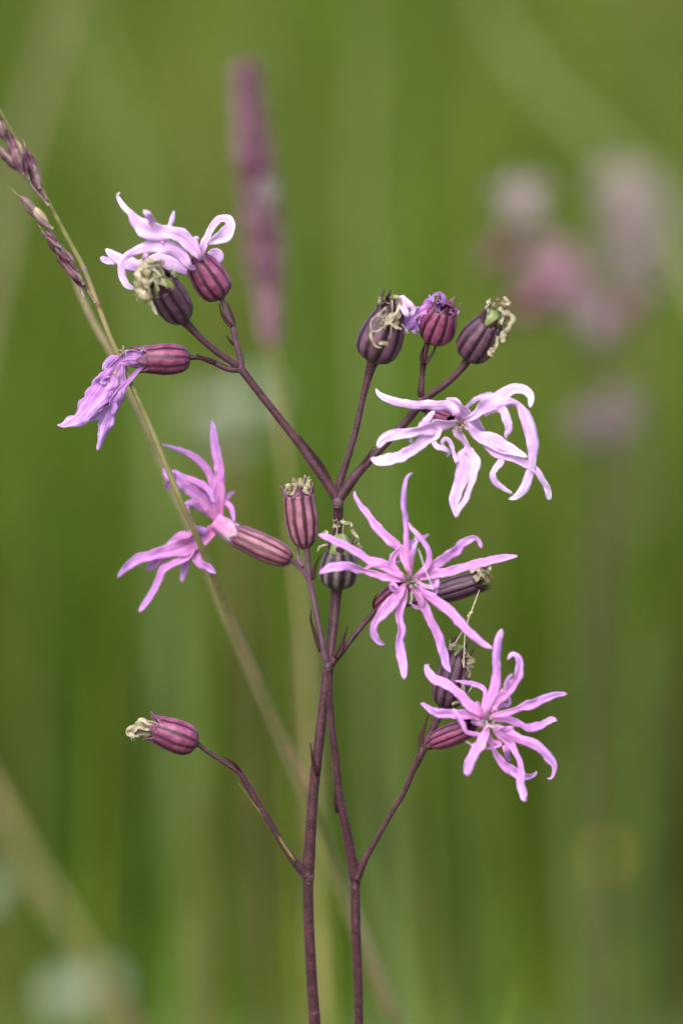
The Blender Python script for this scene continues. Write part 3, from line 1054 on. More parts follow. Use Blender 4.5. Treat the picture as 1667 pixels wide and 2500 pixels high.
# dark capsule beneath it
f = part_at('seed_capsule', ZA, (890, 1340), -2, robin1)
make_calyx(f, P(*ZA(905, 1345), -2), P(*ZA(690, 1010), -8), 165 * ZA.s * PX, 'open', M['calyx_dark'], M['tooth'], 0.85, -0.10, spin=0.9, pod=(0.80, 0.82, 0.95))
withered(f, [(*ZA(520, 900), -9, -10, -10), (*ZA(500, 1030), -9, -6, 14), (*ZA(590, 810), -8, 4, -12), (*ZA(540, 960), -10, -3, 10)], 4, 24, shred=0.8, thread=3)
shreds(f, ZA, [[(640, 800, 60), (560, 790, 80), (505, 850, 110), (480, 960, 110), (490, 1060, 100), (540, 1140, 70)], [(710, 800, 50), (610, 765, 60), (540, 765, 40)], [(570, 860, 70), (545, 960, 80), (560, 1060, 60), (590, 1130, 30)], [(600, 840, 40), (590, 900, 44), (570, 980, 30)], [(560, 1120, 40), (600, 1220, 34), (650, 1290, 16)]], -11, seed=5)
shreds(f, ZA, [[(600, 850, 16), (640, 870, 16), (690, 940, 14), (735, 1030, 10)], [(590, 930, 12), (640, 980, 12), (665, 1000, 10)], [(640, 800, 14), (690, 860, 14), (725, 960, 10)]], -13.5, seed=6, fold=0.3)
withered(f, [(*ZA(640, 900), -12.5, 10, 22)], 0, 24, thread=6)
withered(f, [(*ZA(770, 880), -10.5, 8, 14)], 1, 16, thread=1)

# wilted flower whose petals hang beside the drooping grass
f = part_at('flower', ZB, (1065, 290), 0, robin1)
make_calyx(f, P(*ZB(1072, 300), 0), P(*ZB(740, 306), -1), 116 * ZB.s * PX, 'tube', M['calyx_magenta'], M['tooth_pink'], 1.05, 0.05, spin=0.35)
make_petals(f, ZB, [
    [[(700, 290, 90), (640, 285, 110), (580, 290, 90), (535, 325, 60), (480, 410, 130), (430, 500, 190), (375, 580, 190), (290, 680, 150), (200, 760, 110), (120, 803, 72), (60, 808, 22)],
     [(470, 460, 70), (430, 470, 60), (390, 485, 24)]],
    [[(690, 320, 70), (620, 315, 80), (560, 330, 60), (550, 400, 70), (535, 470, 130), (505, 560, 150), (480, 680, 120), (445, 800, 90), (415, 890, 84), (385, 965, 54), (368, 1005, 22)]],
    [[(690, 280, 70), (600, 260, 60), (560, 320, 50), (572, 430, 50), (560, 520, 50), (520, 600, 44), (490, 650, 30)]],
    [[(560, 330, 50), (510, 300, 64), (450, 325, 56), (415, 370, 40), (450, 380, 30)]],
    [[(500, 600, 50), (490, 670, 80), (410, 715, 100), (340, 755, 60), (290, 772, 50)], [(400, 640, 50), (330, 700, 80), (320, 780, 50)]],
], -3, (*ZB(760, 300), -2), M['petal_wilted'], spread=2.5, seed=31, ruffle=0.7, roll_amp=0.5)
withered(f, [(*ZB(570, 250), -5, -5, -14), (*ZB(500, 400), -6, -6, 12)], 1, 18, thread=3)
withered(f, [(*ZB(690, 235), -4, 10, 4)], 3, 14, mat='stamen', thread=2)

# trio of closed capsules
f = part_at('seed_capsule', ZC, (240, 680), 0, robin1)
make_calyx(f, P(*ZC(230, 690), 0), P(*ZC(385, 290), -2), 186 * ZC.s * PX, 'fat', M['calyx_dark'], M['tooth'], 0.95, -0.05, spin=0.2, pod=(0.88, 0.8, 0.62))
withered(f, [(*ZC(440, 260), -3, 8, -12), (*ZC(420, 350), -7, 6, 10), (*ZC(360, 300), -6, -8, 12)], 4, 24, shred=0.9, thread=5)
e = MB()
for ln in ([(360, 350, 10), (290, 430, 12), (228, 440, 18), (228, 500, 22), (262, 560, 14), (310, 575, 6)], [(290, 545, 16), (320, 535, 30), (365, 540, 26)], [(350, 240, 12), (280, 300, 14), (225, 350, 10), (222, 430, 12)], [(420, 300, 20), (380, 360, 24), (330, 380, 16)], [(370, 360, 14), (430, 400, 20), (480, 420, 10)]):
    sm = catmull([(*P(*ZC(x, y), -8.3), w * ZC.s * PX) for x, y, w in ln], 26)
    add_ribbon(e, [Vector(q[:3]) for q in sm], [q[3] for q in sm], cup=0.3, ruffle=0.9, seed=3.3)
o = e.build('withered_petals', M['withered'], f, thick=0.0001)
o['kind'] = 'stuff'
shreds(f, ZC, [[(380, 160, 20), (430, 150, 34), (465, 220, 40), (440, 300, 60), (380, 340, 60), (320, 340, 30)], [(400, 180, 10), (400, 280, 10)], [(470, 290, 30), (430, 340, 40), (450, 390, 30)], [(300, 150, 16), (290, 200, 22), (330, 200, 14)]], -6.5, seed=8)
make_petals(f, ZC, [[[(430, 230, 60), (470, 170, 70), (530, 220, 70), (570, 260, 50), (540, 310, 40)], [(480, 220, 50), (510, 280, 46), (530, 320, 24)]]], -4, None, M['petal_pale'], seed=8)

f = part_at('flower', ZC, (730, 510), 0, robin1)
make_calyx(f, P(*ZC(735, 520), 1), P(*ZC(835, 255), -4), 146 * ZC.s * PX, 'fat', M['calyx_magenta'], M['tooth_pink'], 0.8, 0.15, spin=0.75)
make_petals(f, ZC, [
    [[(800, 250, 50), (700, 250, 90), (630, 280, 90), (560, 330, 100), (510, 390, 100), (470, 450, 60), (450, 462, 20)], [(560, 350, 60), (590, 420, 70), (600, 460, 40)]],
    [[(700, 290, 50), (640, 320, 60), (600, 380, 90), (560, 430, 60)]],
    [[(740, 240, 36), (735, 190, 40), (715, 150, 28), (708, 130, 16)]],
    [[(800, 230, 30), (830, 190, 40), (830, 150, 34), (790, 122, 28), (740, 145, 24), (740, 200, 20)], [(760, 200, 30), (790, 185, 30), (815, 200, 24)]],
    [[(880, 270, 30), (930, 280, 40), (960, 270, 20)]],
], -2, None, M['petal_wilted'], spread=2, seed=41, ruffle=0.8, roll_amp=0.5)

f = part_at('seed_capsule', ZC, (1030, 650), 0, robin1)
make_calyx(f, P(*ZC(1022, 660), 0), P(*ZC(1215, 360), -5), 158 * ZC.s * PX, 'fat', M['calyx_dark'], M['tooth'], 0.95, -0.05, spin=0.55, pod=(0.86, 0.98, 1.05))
withered(f, [(*ZC(1310, 210), -2, 6, -14), (*ZC(1350, 350), -3, 10, 6), (*ZC(1320, 450), -3, 0, 14), (*ZC(1250, 230), -5, 0, -10)], 2, 17, shred=0.8, thread=3)
shreds(f, ZC, [[(1270, 165, 26), (1300, 200, 50), (1360, 205, 44), (1330, 150, 16)], [(1340, 270, 60), (1400, 330, 54), (1370, 400, 46), (1325, 460, 52), (1330, 530, 30)], [(1270, 400, 30), (1180, 420, 32), (1150, 450, 26)], [(1275, 480, 24), (1262, 560, 30), (1215, 615, 56), (1230, 650, 30)], [(1200, 180, 20), (1190, 240, 36), (1180, 330, 36)], [(1250, 200, 12), (1240, 270, 12), (1250, 340, 10)], [(1290, 240, 40), (1330, 300, 44), (1300, 380, 30)]], -7, seed=11)
withered(f, [(*ZC(1230, 420), -6, -12, 6), (*ZC(1240, 590), -5.2, -3, 16)], 2, 20, thread=0)

# large open flower beside the trio, seen three-quarter
f = part_at('flower', ZD, (640, 350), 4, robin1)
make_calyx(f, P(*ZD(560, 330), 7), P(*ZD(735, 385), 0), 62 * ZD.s * PX, 'tube', M['calyx_magenta'], M['tooth_pink'], 0.6, 0.1)
make_petals(f, ZD, [
    [[(770, 340, 60), (700, 275, 80), (600, 272, 72), (480, 268, 64), (360, 250, 62), (260, 222, 62), (200, 190, 50), (172, 146, 32)],
     [(690, 250, 60), (745, 255, 90), (805, 310, 92), (870, 370, 104), (925, 440, 96), (962, 520, 74), (950, 550, 50)]],
    [[(760, 400, 50), (690, 410, 66), (600, 425, 96), (500, 458, 78), (400, 475, 72), (300, 488, 80), (225, 520, 80), (185, 585, 50)],
     [(640, 430, 60), (600, 480, 90), (540, 525, 82), (460, 582, 76), (370, 640, 84), (280, 668, 84), (200, 680, 82), (135, 660, 44)],
     [(470, 470, 30), (530, 400, 52), (570, 350, 46), (605, 310, 30)],
     [(440, 520, 24), (420, 540, 20)],
     [(590, 520, 30), (620, 570, 36), (680, 590, 32), (712, 618, 26), (692, 652, 12)]],
    [[(790, 430, 40), (770, 470, 60), (825, 530, 50), (850, 590, 60), (820, 660, 140), (820, 740, 130), (795, 830, 96), (765, 920, 92), (750, 1000, 66), (763, 1100, 30)],
     [(850, 590, 60), (905, 680, 74), (890, 770, 66), (872, 850, 48), (832, 960, 44), (792, 1020, 38), (765, 1098, 26)],
     [(770, 690, 30), (745, 620, 30), (725, 550, 32), (690, 515, 32), (660, 545, 26), (690, 590, 20)]],
    [[(850, 420, 40), (920, 490, 80), (1010, 530, 112), (1100, 570, 112), (1200, 610, 74), (1290, 650, 34)],
     [(980, 545, 60), (1060, 610, 84), (1160, 645, 66), (1260, 692, 58), (1340, 735, 52), (1400, 820, 44), (1440, 900, 54), (1450, 970, 58)],
     [(1090, 620, 44), (1090, 680, 48), (1035, 765, 44), (1050, 830, 48), (1110, 880, 38), (1180, 922, 26)]],
    [[(850, 370, 40), (910, 335, 60), (990, 270, 112), (1090, 212, 112), (1170, 155, 84), (1250, 150, 68), (1312, 200, 58), (1310, 285, 48)],
     [(960, 330, 60), (1050, 280, 84), (1150, 250, 74), (1220, 265, 44), (1270, 350, 84), (1310, 450, 96), (1330, 560, 90), (1325, 650, 64), (1300, 780, 64), (1260, 880, 74), (1200, 940, 64), (1150, 960, 34)],
     [(1060, 290, 44), (1110, 310, 64), (1140, 390, 64), (1148, 450, 50), (1130, 480, 34), (1135, 522, 14)],
     [(830, 290, 18), (900, 232, 30), (970, 200, 38), (1042, 184, 38)]],
], -6, (*ZD(760, 390), -1), M['petal_pale'], spread=5, seed=52)
make_stamens(f, *ZD(800, 405), -7, 28, 12, mat='stamen', seed=7)
make_stamens(f, *ZD(790, 420), -7.5, 18, 6, mat='anther', seed=9)

# ------------------------------------------------------------------ the ragged robin on the thinner stem (middle and lower clusters)
stem_px = [(806, 1612), (805, 1640), (805, 1688), (808, 1747), (812, 1798), (819, 1850), (829, 1950), (841, 2008), (857, 2090), (866, 2140), (867, 2172),
           (869, 2277), (874, 2394), (876, 2500), (878, 2600)]
stem_dz = [-2.5, -2, -1, 0, 0.5, 1.5, 3, 4, 5.5, 6.5, 7, 8, 10, 12, 14]
stem_w = [22, 17, 16, 17, 18, 20, 22, 24, 27, 30, 25, 24, 23, 23, 23]
tmp = [P(x, y, z) for (x, y), z in zip(stem_px, stem_dz)]
foot = to_ground(tmp[-1], tmp[-1] - tmp[-2])[-1]
robin2 = empty('ragged_robin', foot)
tag(robin2, 'ragged robin on the thinner maroon stem, carrying the star-shaped pink flowers lower down', 'ragged robin',
    'maroon-stemmed ragged robins in sharp focus')
px_tube('stem', stem_px, stem_dz, stem_w, M['stem_dark'], robin2, hair=0.9, ground=True)
swelling(866, 2150, 6.6, 12.6, robin2, 1.2)
swelling(801, 1624, -2.6, 11.5, robin2, 0.8)
px_tube('branch', [(803, 1625), (794, 1606), (785, 1560), (773, 1501), (763, 1450), (758, 1425), (756, 1410)], [-2.5, -3, -3, -2, 0, 3, 4], [20, 17, 13, 13, 14, 16, 12], M['stem_pale'], robin2, hair=0.4)
px_tube('branch', [(804, 1628), (815, 1612), (829, 1597), (853, 1567), (878, 1535), (912, 1496), (924, 1482)], [-2.5, -3, -3, -2.5, -2, -1, 0], [22, 20, 17, 14, 14, 14, 22], M['stem_dark'], robin2, hair=0.8)
px_tube('pedicel', [(805, 1618), (812, 1560), (818, 1500), (821, 1455), (823, 1425)], [-2.2, -0.5, 1, 1.5, 1], [18, 19, 21, 25, 33], M['stem_dark'], robin2, hair=0.9)
px_bract([ZJ(700, 930), ZJ(770, 800), ZJ(830, 600), ZJ(875, 468)], [-4, -4, -4, -4], 17, M['bract'], robin2)
px_bract([ZJ(490, 830), ZJ(400, 560), ZJ(345, 370), ZJ(350, 228)], [-3, -3, -3, -3], 15, M['bract'], robin2)
px_tube('branch', [(868, 2148), (876, 2134), (890, 2102), (923, 2043), (956, 1985), (986, 1935), (1008, 1884), (1029, 1838), (1034, 1826)], [6, 6, 5, 4, 3, 2, 1, 0, 0],
        [24, 22, 17, 13, 13, 14, 14, 20, 14], M['stem_dark'], robin2, hair=0.6)
swelling(1030, 1830, 0, 10, robin2, 0.5)
px_bract([ZG(170, 1180), ZG(170, 1080), ZG(200, 980), ZG(234, 875)], [-0.5] * 4, 17, M['bract'], robin2)
px_bract([(823, 1985), (817, 1960), (816, 1930)], [2.4, 2, 2], 9, M['bract'], robin2)
px_tube('twig', [(1030, 1834), ZG(230, 1085), ZG(295, 950), ZG(345, 860), ZG(378, 790)], [0, 0, 1.5, 3, 4], [18, 18, 18, 18, 26], M['stem_dark'], robin2, hair=0.7)
px_tube('twig', [(1030, 1832), ZG(215, 1155), ZG(290, 1125)], [0, 0, 0], [18, 20, 24], M['stem_dark'], robin2, hair=0.5)
# twigs of the cluster under the foxtail
px_tube('twig', [(756, 1418), ZL(430, 1390), ZL(340, 1300), ZL(240, 1225)], [4, 6, 8, 10], [17, 14, 12, 14], M['stem_pale'], robin2, hair=0.3)
px_tube('twig', [(756, 1418), ZL(490, 1360), ZL(468, 1130), ZL(440, 1020)], [4, 4, 4.5, 5], [17, 13, 16, 24], M['stem_pale'], robin2, hair=0.3)
px_bract([ZL(540, 1490), ZL(560, 1370), ZL(590, 1270), ZL(640, 1170)], [3, 3, 3, 3], 12, M['bract'], robin2)
px_bract([ZL(420, 1330), ZL(370, 1240), ZL(355, 1130), ZL(345, 1020)], [6, 6.5, 7, 7], 11, M['tooth_pink'], robin2)

# upright striped capsule
f = part_at('seed_capsule', ZE, (1400, 970), 5, robin2)
make_calyx(f, P(*ZE(1408, 985), 5), P(*ZE(1362, 610), 4), 115 * ZE.s * PX, 'open', M['calyx_brown'], M['tooth_pink'], 0.85, 0.28, spin=0.3)
withered(f, [(*ZE(1350, 530), 4, 0, -12), (*ZE(1410, 520), 4, 2, -12), (*ZE(1290, 570), 3, -2, -10)], 1, 15, shred=1.2, thread=0)
shreds(f, ZE, [[(1300, 610, 60), (1285, 550, 50), (1275, 530, 30)], [(1345, 620, 100), (1350, 540, 90), (1350, 490, 60)], [(1410, 600, 60), (1415, 520, 60), (1415, 478, 44)], [(1320, 600, 60), (1330, 530, 60)], [(1385, 610, 60), (1385, 540, 50)]], 4, seed=13)

# flower facing the drooping grass
f = part_at('flower', ZE, (1300, 1060), 10, robin2)
make_calyx(f, P(*ZE(1305, 1065), 10), P(*ZE(930, 895), 12), 92 * ZE.s * PX, 'tube', M['calyx_brown'], M['tooth_pink'], 0.9, 0.0, spin=0.2)
e = MB()
cl = catmull([(*P(*ZE(950, 905), 12), 70 * ZE.s * PX), (*P(*ZE(860, 850), 12), 70 * ZE.s * PX), (*P(*ZE(770, 785), 12), 52 * ZE.s * PX)], 10)
add_tube(e, [Vector(q[:3]) for q in cl], [q[3] for q in cl], 20, 0.2, 3.1, ridges=7, cap=False)
e.build('petal_claws', M['claw_grad'], f, thick=0.0002)
make_petals(f, ZE, [
    [[(800, 760, 50), (790, 650, 84), (797, 540, 78), (803, 440, 68), (783, 330, 62), (767, 220, 58), (755, 130, 48), (745, 78, 22)],
     [(785, 640, 40), (755, 550, 54), (735, 470, 52), (690, 400, 54), (630, 340, 50), (560, 300, 40), (470, 268, 28), (390, 245, 10)],
     [(825, 670, 30), (862, 610, 30), (912, 580, 14)],
     [(830, 650, 36), (880, 690, 38), (897, 750, 30), (906, 795, 18)]],
    [[(780, 760, 60), (700, 650, 100), (620, 575, 104), (550, 520, 100), (500, 470, 84), (465, 430, 56)],
     [(540, 480, 46), (600, 492, 44), (680, 528, 44), (740, 590, 42), (770, 660, 44)],
     [(490, 470, 60), (440, 470, 56), (405, 410, 28)],
     [(470, 490, 50), (440, 530, 44), (420, 566, 26)]],
    [[(780, 770, 60), (705, 715, 60), (650, 684, 66), (595, 668, 56), (535, 688, 50)],
     [(560, 690, 34), (580, 760, 40), (602, 820, 46), (645, 858, 56), (720, 856, 60)]],
    [[(770, 845, 60), (680, 905, 100), (560, 965, 130), (450, 1000, 96), (330, 1030, 76), (220, 1062, 74), (130, 1130, 54), (75, 1192, 26)],
     [(620, 900, 70), (540, 900, 80), (480, 930, 56), (420, 970, 34)],
     [(440, 1020, 60), (350, 1085, 60), (285, 1142, 28)],
     [(630, 940, 60), (560, 1050, 54), (470, 1090, 44), (400, 1140, 50), (360, 1230, 44), (310, 1320, 48), (262, 1390, 48), (230, 1436, 36)]],
    [[(770, 830, 50), (660, 920, 80), (580, 1020, 60), (552, 1130, 50), (530, 1224, 34)],
     [(660, 930, 70), (635, 1020, 70), (660, 1085, 56), (720, 1120, 52), (778, 1162, 22)]],
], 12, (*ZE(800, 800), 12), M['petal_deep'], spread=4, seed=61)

# squat capsule in front of the stems
f = part_at('seed_capsule', ZL, (850, 1560), 1, robin2)
make_calyx(f, P(*ZL(848, 1600), 1), P(*ZL(890, 1100), -1.5), 240 * ZL.s * PX, 'fat', M['calyx_grey'], M['tooth'], 0.85, 0.05, spin=0.3, pod=(0.82, 1.12, 1.25))
withered(f, [(*ZL(910, 780), -2, 0, -6)], 1, 12, shred=0.8, thread=4)
shreds(f, ZL, [[(820, 730, 50), (840, 770, 60), (810, 830, 50)], [(910, 730, 40), (940, 770, 50), (1010, 770, 40), (1040, 810, 36)], [(1040, 850, 50), (1075, 920, 50), (1110, 960, 40), (1100, 1020, 50)], [(740, 880, 50), (690, 900, 60), (680, 960, 50)], [(1120, 1030, 40), (1160, 1085, 30)], [(730, 1040, 30), (670, 1060, 34), (620, 1090, 34), (600, 1140, 14)]], -4, seed=15)
thread_tube(ZL, [(850, 800), (850, 870), (830, 960)], -5.2, 3, M['withered'], f, 'withered_style')
thread_tube(ZL, [(930, 790), (925, 900), (960, 1000), (985, 1040)], -5.4, 3, M['withered'], f, 'withered_style')

# slender capsule behind the middle star
f = part_at('seed_capsule', ZF, (860, 910), 3, robin2)
px_tube('pedicel', [(922, 1488), ZF(640, 985), ZF(780, 945), ZF(870, 912)], [0, 4, 4, 4], [16, 14, 14, 18], M['stem_dark'], robin2)
make_calyx(f, P(*ZF(850, 920), 4), P(*ZF(1180, 820), 3), 78 * ZF.s * PX, 'open', M['calyx_dark'], M['tooth'], 1.25, 0.05, spin=0.1)
withered(f, [(*ZF(1240, 770), 2, 12, -6), (*ZF(1180, 760), 1, 10, -6)], 1, 14, shred=1.0, thread=2)
shreds(f, ZF, [[(1140, 745, 30), (1200, 722, 44), (1285, 715, 44)], [(1170, 800, 50), (1240, 765, 70), (1282, 800, 50)], [(1220, 740, 40), (1270, 760, 50)]], 1, seed=17)

# star-shaped flower at the middle
f = part_at('flower', ZF, (515, 990), 0, robin2)
make_calyx(f, P(*ZF(505, 1000), 1), P(*ZF(690, 830), -6), 68 * ZF.s * PX, 'tube', M['calyx_magenta'], M['tooth'], 0.6, 0.0, spin=0.2)
px_bract([ZF(500, 1010), ZF(480, 960), ZF(500, 905)], [-1, -1.5, -2], 11, M['bract'], robin2)
make_petals(f, ZF, [
    [[(728, 750, 30), (712, 640, 44), (706, 540, 40), (706, 440, 34), (695, 330, 40), (688, 200, 32), (705, 110, 29), (733, 74, 20), (753, 70, 8)],
     [(718, 740, 30), (690, 640, 62), (630, 560, 64), (560, 500, 60), (500, 435, 60), (450, 360, 44), (390, 290, 40), (355, 228, 30), (352, 192, 13)],
     [(735, 740, 26), (742, 640, 34), (765, 560, 26), (782, 528, 12)]],
    [[(790, 760, 28), (848, 705, 44), (862, 640, 38), (842, 570, 34), (790, 500, 34), (738, 445, 30), (720, 405, 14)],
     [(780, 770, 34), (860, 730, 62), (960, 660, 66), (1040, 600, 64), (1100, 545, 54), (1160, 515, 44), (1195, 528, 32), (1212, 560, 40), (1216, 586, 24)],
     [(790, 790, 34), (880, 762, 64), (1000, 745, 60), (1100, 715, 56), (1200, 690, 58), (1300, 665, 54), (1400, 645, 48), (1466, 637, 28)]],
    [[(690, 785, 30), (620, 742, 60), (520, 690, 66), (440, 660, 54), (380, 620, 52), (300, 570, 52), (220, 535, 52), (150, 505, 52), (105, 490, 32)],
     [(670, 805, 28), (560, 780, 54), (490, 760, 48), (420, 740, 34), (370, 725, 62), (300, 708, 60), (200, 715, 62), (140, 740, 48), (110, 756, 22)],
     [(415, 735, 16), (470, 700, 24), (560, 685, 18), (640, 680, 14), (690, 660, 8)],
     [(660, 760, 28), (614, 700, 40), (610, 650, 40), (650, 605, 36), (720, 560, 36), (800, 520, 32), (862, 488, 14)]],
    [[(690, 840, 32), (660, 890, 56), (610, 950, 84), (550, 1020, 74), (500, 1080, 46), (480, 1140, 46), (490, 1190, 54), (520, 1228, 44), (562, 1245, 12)],
     [(700, 850, 32), (680, 930, 60), (660, 1010, 58), (660, 1080, 52), (672, 1150, 58), (660, 1220, 58), (668, 1300, 64), (684, 1380, 64), (690, 1450, 54), (690, 1480, 30)],
     [(680, 850, 24), (630, 872, 30), (600, 850, 28), (612, 820, 24), (650, 862, 16)]],
    [[(750, 870, 28), (790, 920, 44), (830, 990, 64), (870, 1080, 54), (910, 1150, 62), (940, 1230, 62), (965, 1320, 66), (980, 1390, 54), (1010, 1436, 18)],
     [(780, 850, 28), (860, 910, 64), (960, 980, 66), (1050, 1060, 64), (1110, 1130, 58), (1180, 1200, 54), (1250, 1250, 44), (1298, 1271, 18)],
     [(740, 865, 24), (795, 900, 30), (812, 960, 30), (800, 992, 26), (760, 985, 22), (733, 958, 14)],
     [(770, 810, 22), (850, 848, 26), (905, 840, 36), (915, 805, 30), (888, 805, 26), (862, 840, 18)],
     [(800, 860, 18), (870, 898, 24), (912, 880, 22), (910, 850, 18)]],
], -8, (*ZF(710, 820), -5), M['petal'], spread=4, seed=71)
make_stamens(f, *ZF(735, 805), -9, 24, 14, seed=12)
make_stamens(f, *ZF(715, 815), -9.3, 13, 5, mat='anther', seed=13)
for ln in ([(785, 585), (805, 640), (830, 720), (870, 820), (880, 850)], [(760, 505), (775, 540), (765, 590)], [(740, 880), (742, 930), (730, 965)], [(800, 850), (850, 835), (890, 870)]):
    thread_tube(ZF, ln, -11, 3, M['claw'], f, 'style')

# dark capsule behind the lower star
f = part_at('seed_capsule', ZG, (375, 800), 4, robin2)
make_calyx(f, P(*ZG(372, 815), 4), P(*ZG(500, 360), 3), 152 * ZG.s * PX, 'fat', M['calyx_dark'], M['tooth'], 1.0, 0.05, spin=0.45, pod=(0.9, 0.95, 0.95))
withered(f, [(*ZG(460, 280), 2, -2, -10), (*ZG(590, 400), 1, 6, 10), (*ZG(560, 620), 0, 2, 14)], 1, 16, shred=0.8, thread=2)
shreds(f, ZG, [[(500, 250, 20), (450, 270, 40), (420, 310, 36)], [(570, 350, 44), (605, 400, 66), (590, 480, 66), (570, 560, 40)], [(545, 600, 34), (530, 690, 30)], [(500, 760, 30), (440, 790, 24)]], -0.5, seed=19)

# star-shaped flower at the bottom
f = part_at('flower', ZG, (270, 1110), 0, robin2)
make_calyx(f, P(*ZG(262, 1120), 0), P(*ZG(600, 985), -5), 96 * ZG.s * PX, 'tube', M['calyx_magenta'], M['tooth'], 0.6, 0.0, spin=0.3)
make_petals(f, ZG, [
    [[(720, 870, 46), (760, 760, 84), (808, 640, 88), (826, 520, 78), (825, 420, 72), (830, 320, 72), (845, 220, 78), (872, 128, 64)],
     [(700, 830, 24), (720, 740, 30), (726, 672, 32), (690, 632, 44), (620, 605, 44), (540, 590, 34), (460, 578, 12)],
     [(760, 850, 44), (850, 740, 84), (930, 650, 84), (990, 580, 74), (1020, 500, 66), (1030, 420, 60), (1000, 365, 54), (960, 348, 50), (920, 396, 28)],
     [(900, 760, 40), (905, 690, 44), (908, 620, 38), (930, 560, 34), (966, 518, 12)]],
    [[(700, 890, 34), (610, 812, 84), (530, 730, 80), (450, 650, 74), (370, 600, 78), (290, 570, 78), (240, 520, 74), (215, 450, 50), (246, 440, 34)],
     [(690, 912, 34), (600, 880, 74), (500, 870, 76), (400, 862, 78), (310, 860, 76), (250, 830, 60), (200, 790, 48), (164, 780, 30)],
     [(690, 1050, 34), (620, 1040, 40), (562, 1020, 34), (535, 960, 44), (500, 900, 40), (465, 850, 30), (447, 818, 10)],
     [(672, 880, 24), (648, 810, 34), (662, 770, 30), (690, 860, 20)]],
    [[(790, 890, 34), (900, 862, 56), (980, 840, 54), (1040, 812, 54), (1100, 790, 84), (1180, 765, 76), (1270, 725, 64), (1350, 700, 56), (1442, 692, 50)],
     [(800, 920, 34), (900, 912, 60), (980, 936, 64), (1060, 970, 54), (1110, 990, 74), (1190, 970, 78), (1270, 930, 68), (1320, 915, 54), (1356, 930, 28)],
     [(790, 870, 28), (860, 792, 44), (930, 790, 30), (940, 740, 24), (915, 680, 22)]],
    [[(820, 985, 44), (930, 1040, 84), (1040, 1090, 84), (1150, 1130, 84), (1230, 1190, 84), (1290, 1260, 82), (1330, 1320, 54), (1320, 1390, 34), (1300, 1430, 28), (1265, 1428, 12)],
     [(800, 1000, 34), (880, 1080, 64), (950, 1130, 64), (990, 1200, 50), (1030, 1290, 44), (1040, 1380, 58), (1045, 1450, 76), (1060, 1540, 74), (1065, 1608, 62), (1092, 1622, 14)],
     [(975, 990, 44), (900, 1000, 36), (830, 1010, 26)],
     [(890, 1140, 34), (910, 1190, 54), (920, 1240, 44), (945, 1282, 28)]],
    [[(735, 990, 44), (712, 1080, 84), (660, 1170, 94), (610, 1250, 84), (580, 1340, 96), (572, 1412, 90)],
     [(740, 1020, 34), (770, 1100, 56), (800, 1170, 36), (830, 1230, 54), (900, 1320, 74), (980, 1370, 82), (1070, 1415, 64), (1140, 1405, 44), (1176, 1370, 30)],
     [(710, 960, 34), (640, 950, 34), (610, 935, 18)],
     [(790, 1100, 24), (860, 1130, 30), (800, 1160, 24), (730, 1172, 14)]],
], -8, (*ZG(660, 965), -5), M['petal'], spread=4, seed=82)
make_stamens(f, *ZG(755, 935), -9, 26, 14, seed=16)
for ln in ([(735, 920), (750, 960), (800, 980), (850, 960)], [(790, 800), (830, 835)], [(560, 1108), (600, 1130), (636, 1160)], [(720, 1000), (760, 970), (820, 1010)]):
    thread_tube(ZG, ln, -11, 3.2, M['claw'], f, 'style')

# ------------------------------------------------------------------ dry thread hanging from the slender capsule
root = empty('dry_thread', P(*ZF(1200, 870), 0))
tag(root, 'thin straw-coloured plant thread hanging between two seed capsules by the pink stars', 'plant thread')
thread_tube(ZF, [(1205, 868), (1175, 950), (1145, 1030), (1120, 1100), (1105, 1180), (1100, 1290), (1098, 1400)], -1, 4.2, M['thread'], root, 'strand')
thread_tube(ZF, [(1125, 1095), (1085, 1160), (1050, 1215), (1025, 1255)], -1, 3.0, M['thread'], root, 'strand')
for (x, y) in ((1140, 1030), (1152, 1022), (1128, 1048), (1104, 1300)):
    e = MB()
    c = P(*ZF(x, y), -1.2)
    add_tube(e, [c + UPV * PX * k for k in (-4, -2, 0, 2, 4)], [1.2 * PX, 3.2 * PX, 3.8 * PX, 2.8 * PX, 0.8 * PX], 8, 0.5, x)
    e.build('knot', M['thread'], root)

# ------------------------------------------------------------------ the drooping grass in front
culm_px = [(-70, 130), (-30, 215), (20, 305), (75, 405), (120, 495), (136, 526), (170, 590), (204, 654), (238, 741), (269, 822), (298, 884), (332, 963), (365, 1037), (408, 1141),
           (442, 1224), (480, 1310), (515, 1389), (563, 1510), (625, 1648), (690, 1800), (744, 1924), (795, 2067), (828, 2160), (862, 2255), (905, 2360), (950, 2470), (985, 2560)]
culm_dz = [-14, -12, -10, -8, -7, -6, -5, -4, -3, -2, -1.5, -1, 0, 1.5, 3, 8, 14, 24, 36, 48, 58, 70, 77, 84, 92, 100, 107]
culm_w = [5, 6, 7, 8, 9, 10, 11, 12, 12, 12, 12, 12.5, 13, 13.5, 14, 15, 17, 20, 21, 22, 22, 22, 23, 23, 24, 24, 24]
tmp = [P(x, y, z) for (x, y), z in zip(culm_px, culm_dz)]
foot = to_ground(tmp[-1], tmp[-1] - tmp[-2])[-1]
g1 = empty('flowering_grass', foot)
tag(g1, 'slender olive grass with purple seed head leaning across in front of the pink flowers', 'grass stalk')
px_tube('culm', culm_px, culm_dz, culm_w, M['culm'], g1, ground=True, rough=0.05)
px_tube('joint', [(236, 735), (239, 743), (242, 751)], [-3, -3, -3], [13, 16, 13], M['culm_brown'], g1, samples=7)
px_tube('joint', [(202, 648), (205, 656), (208, 663)], [-4, -4, -4], [12, 15, 12], M['lemma_mauve'], g1, samples=7)


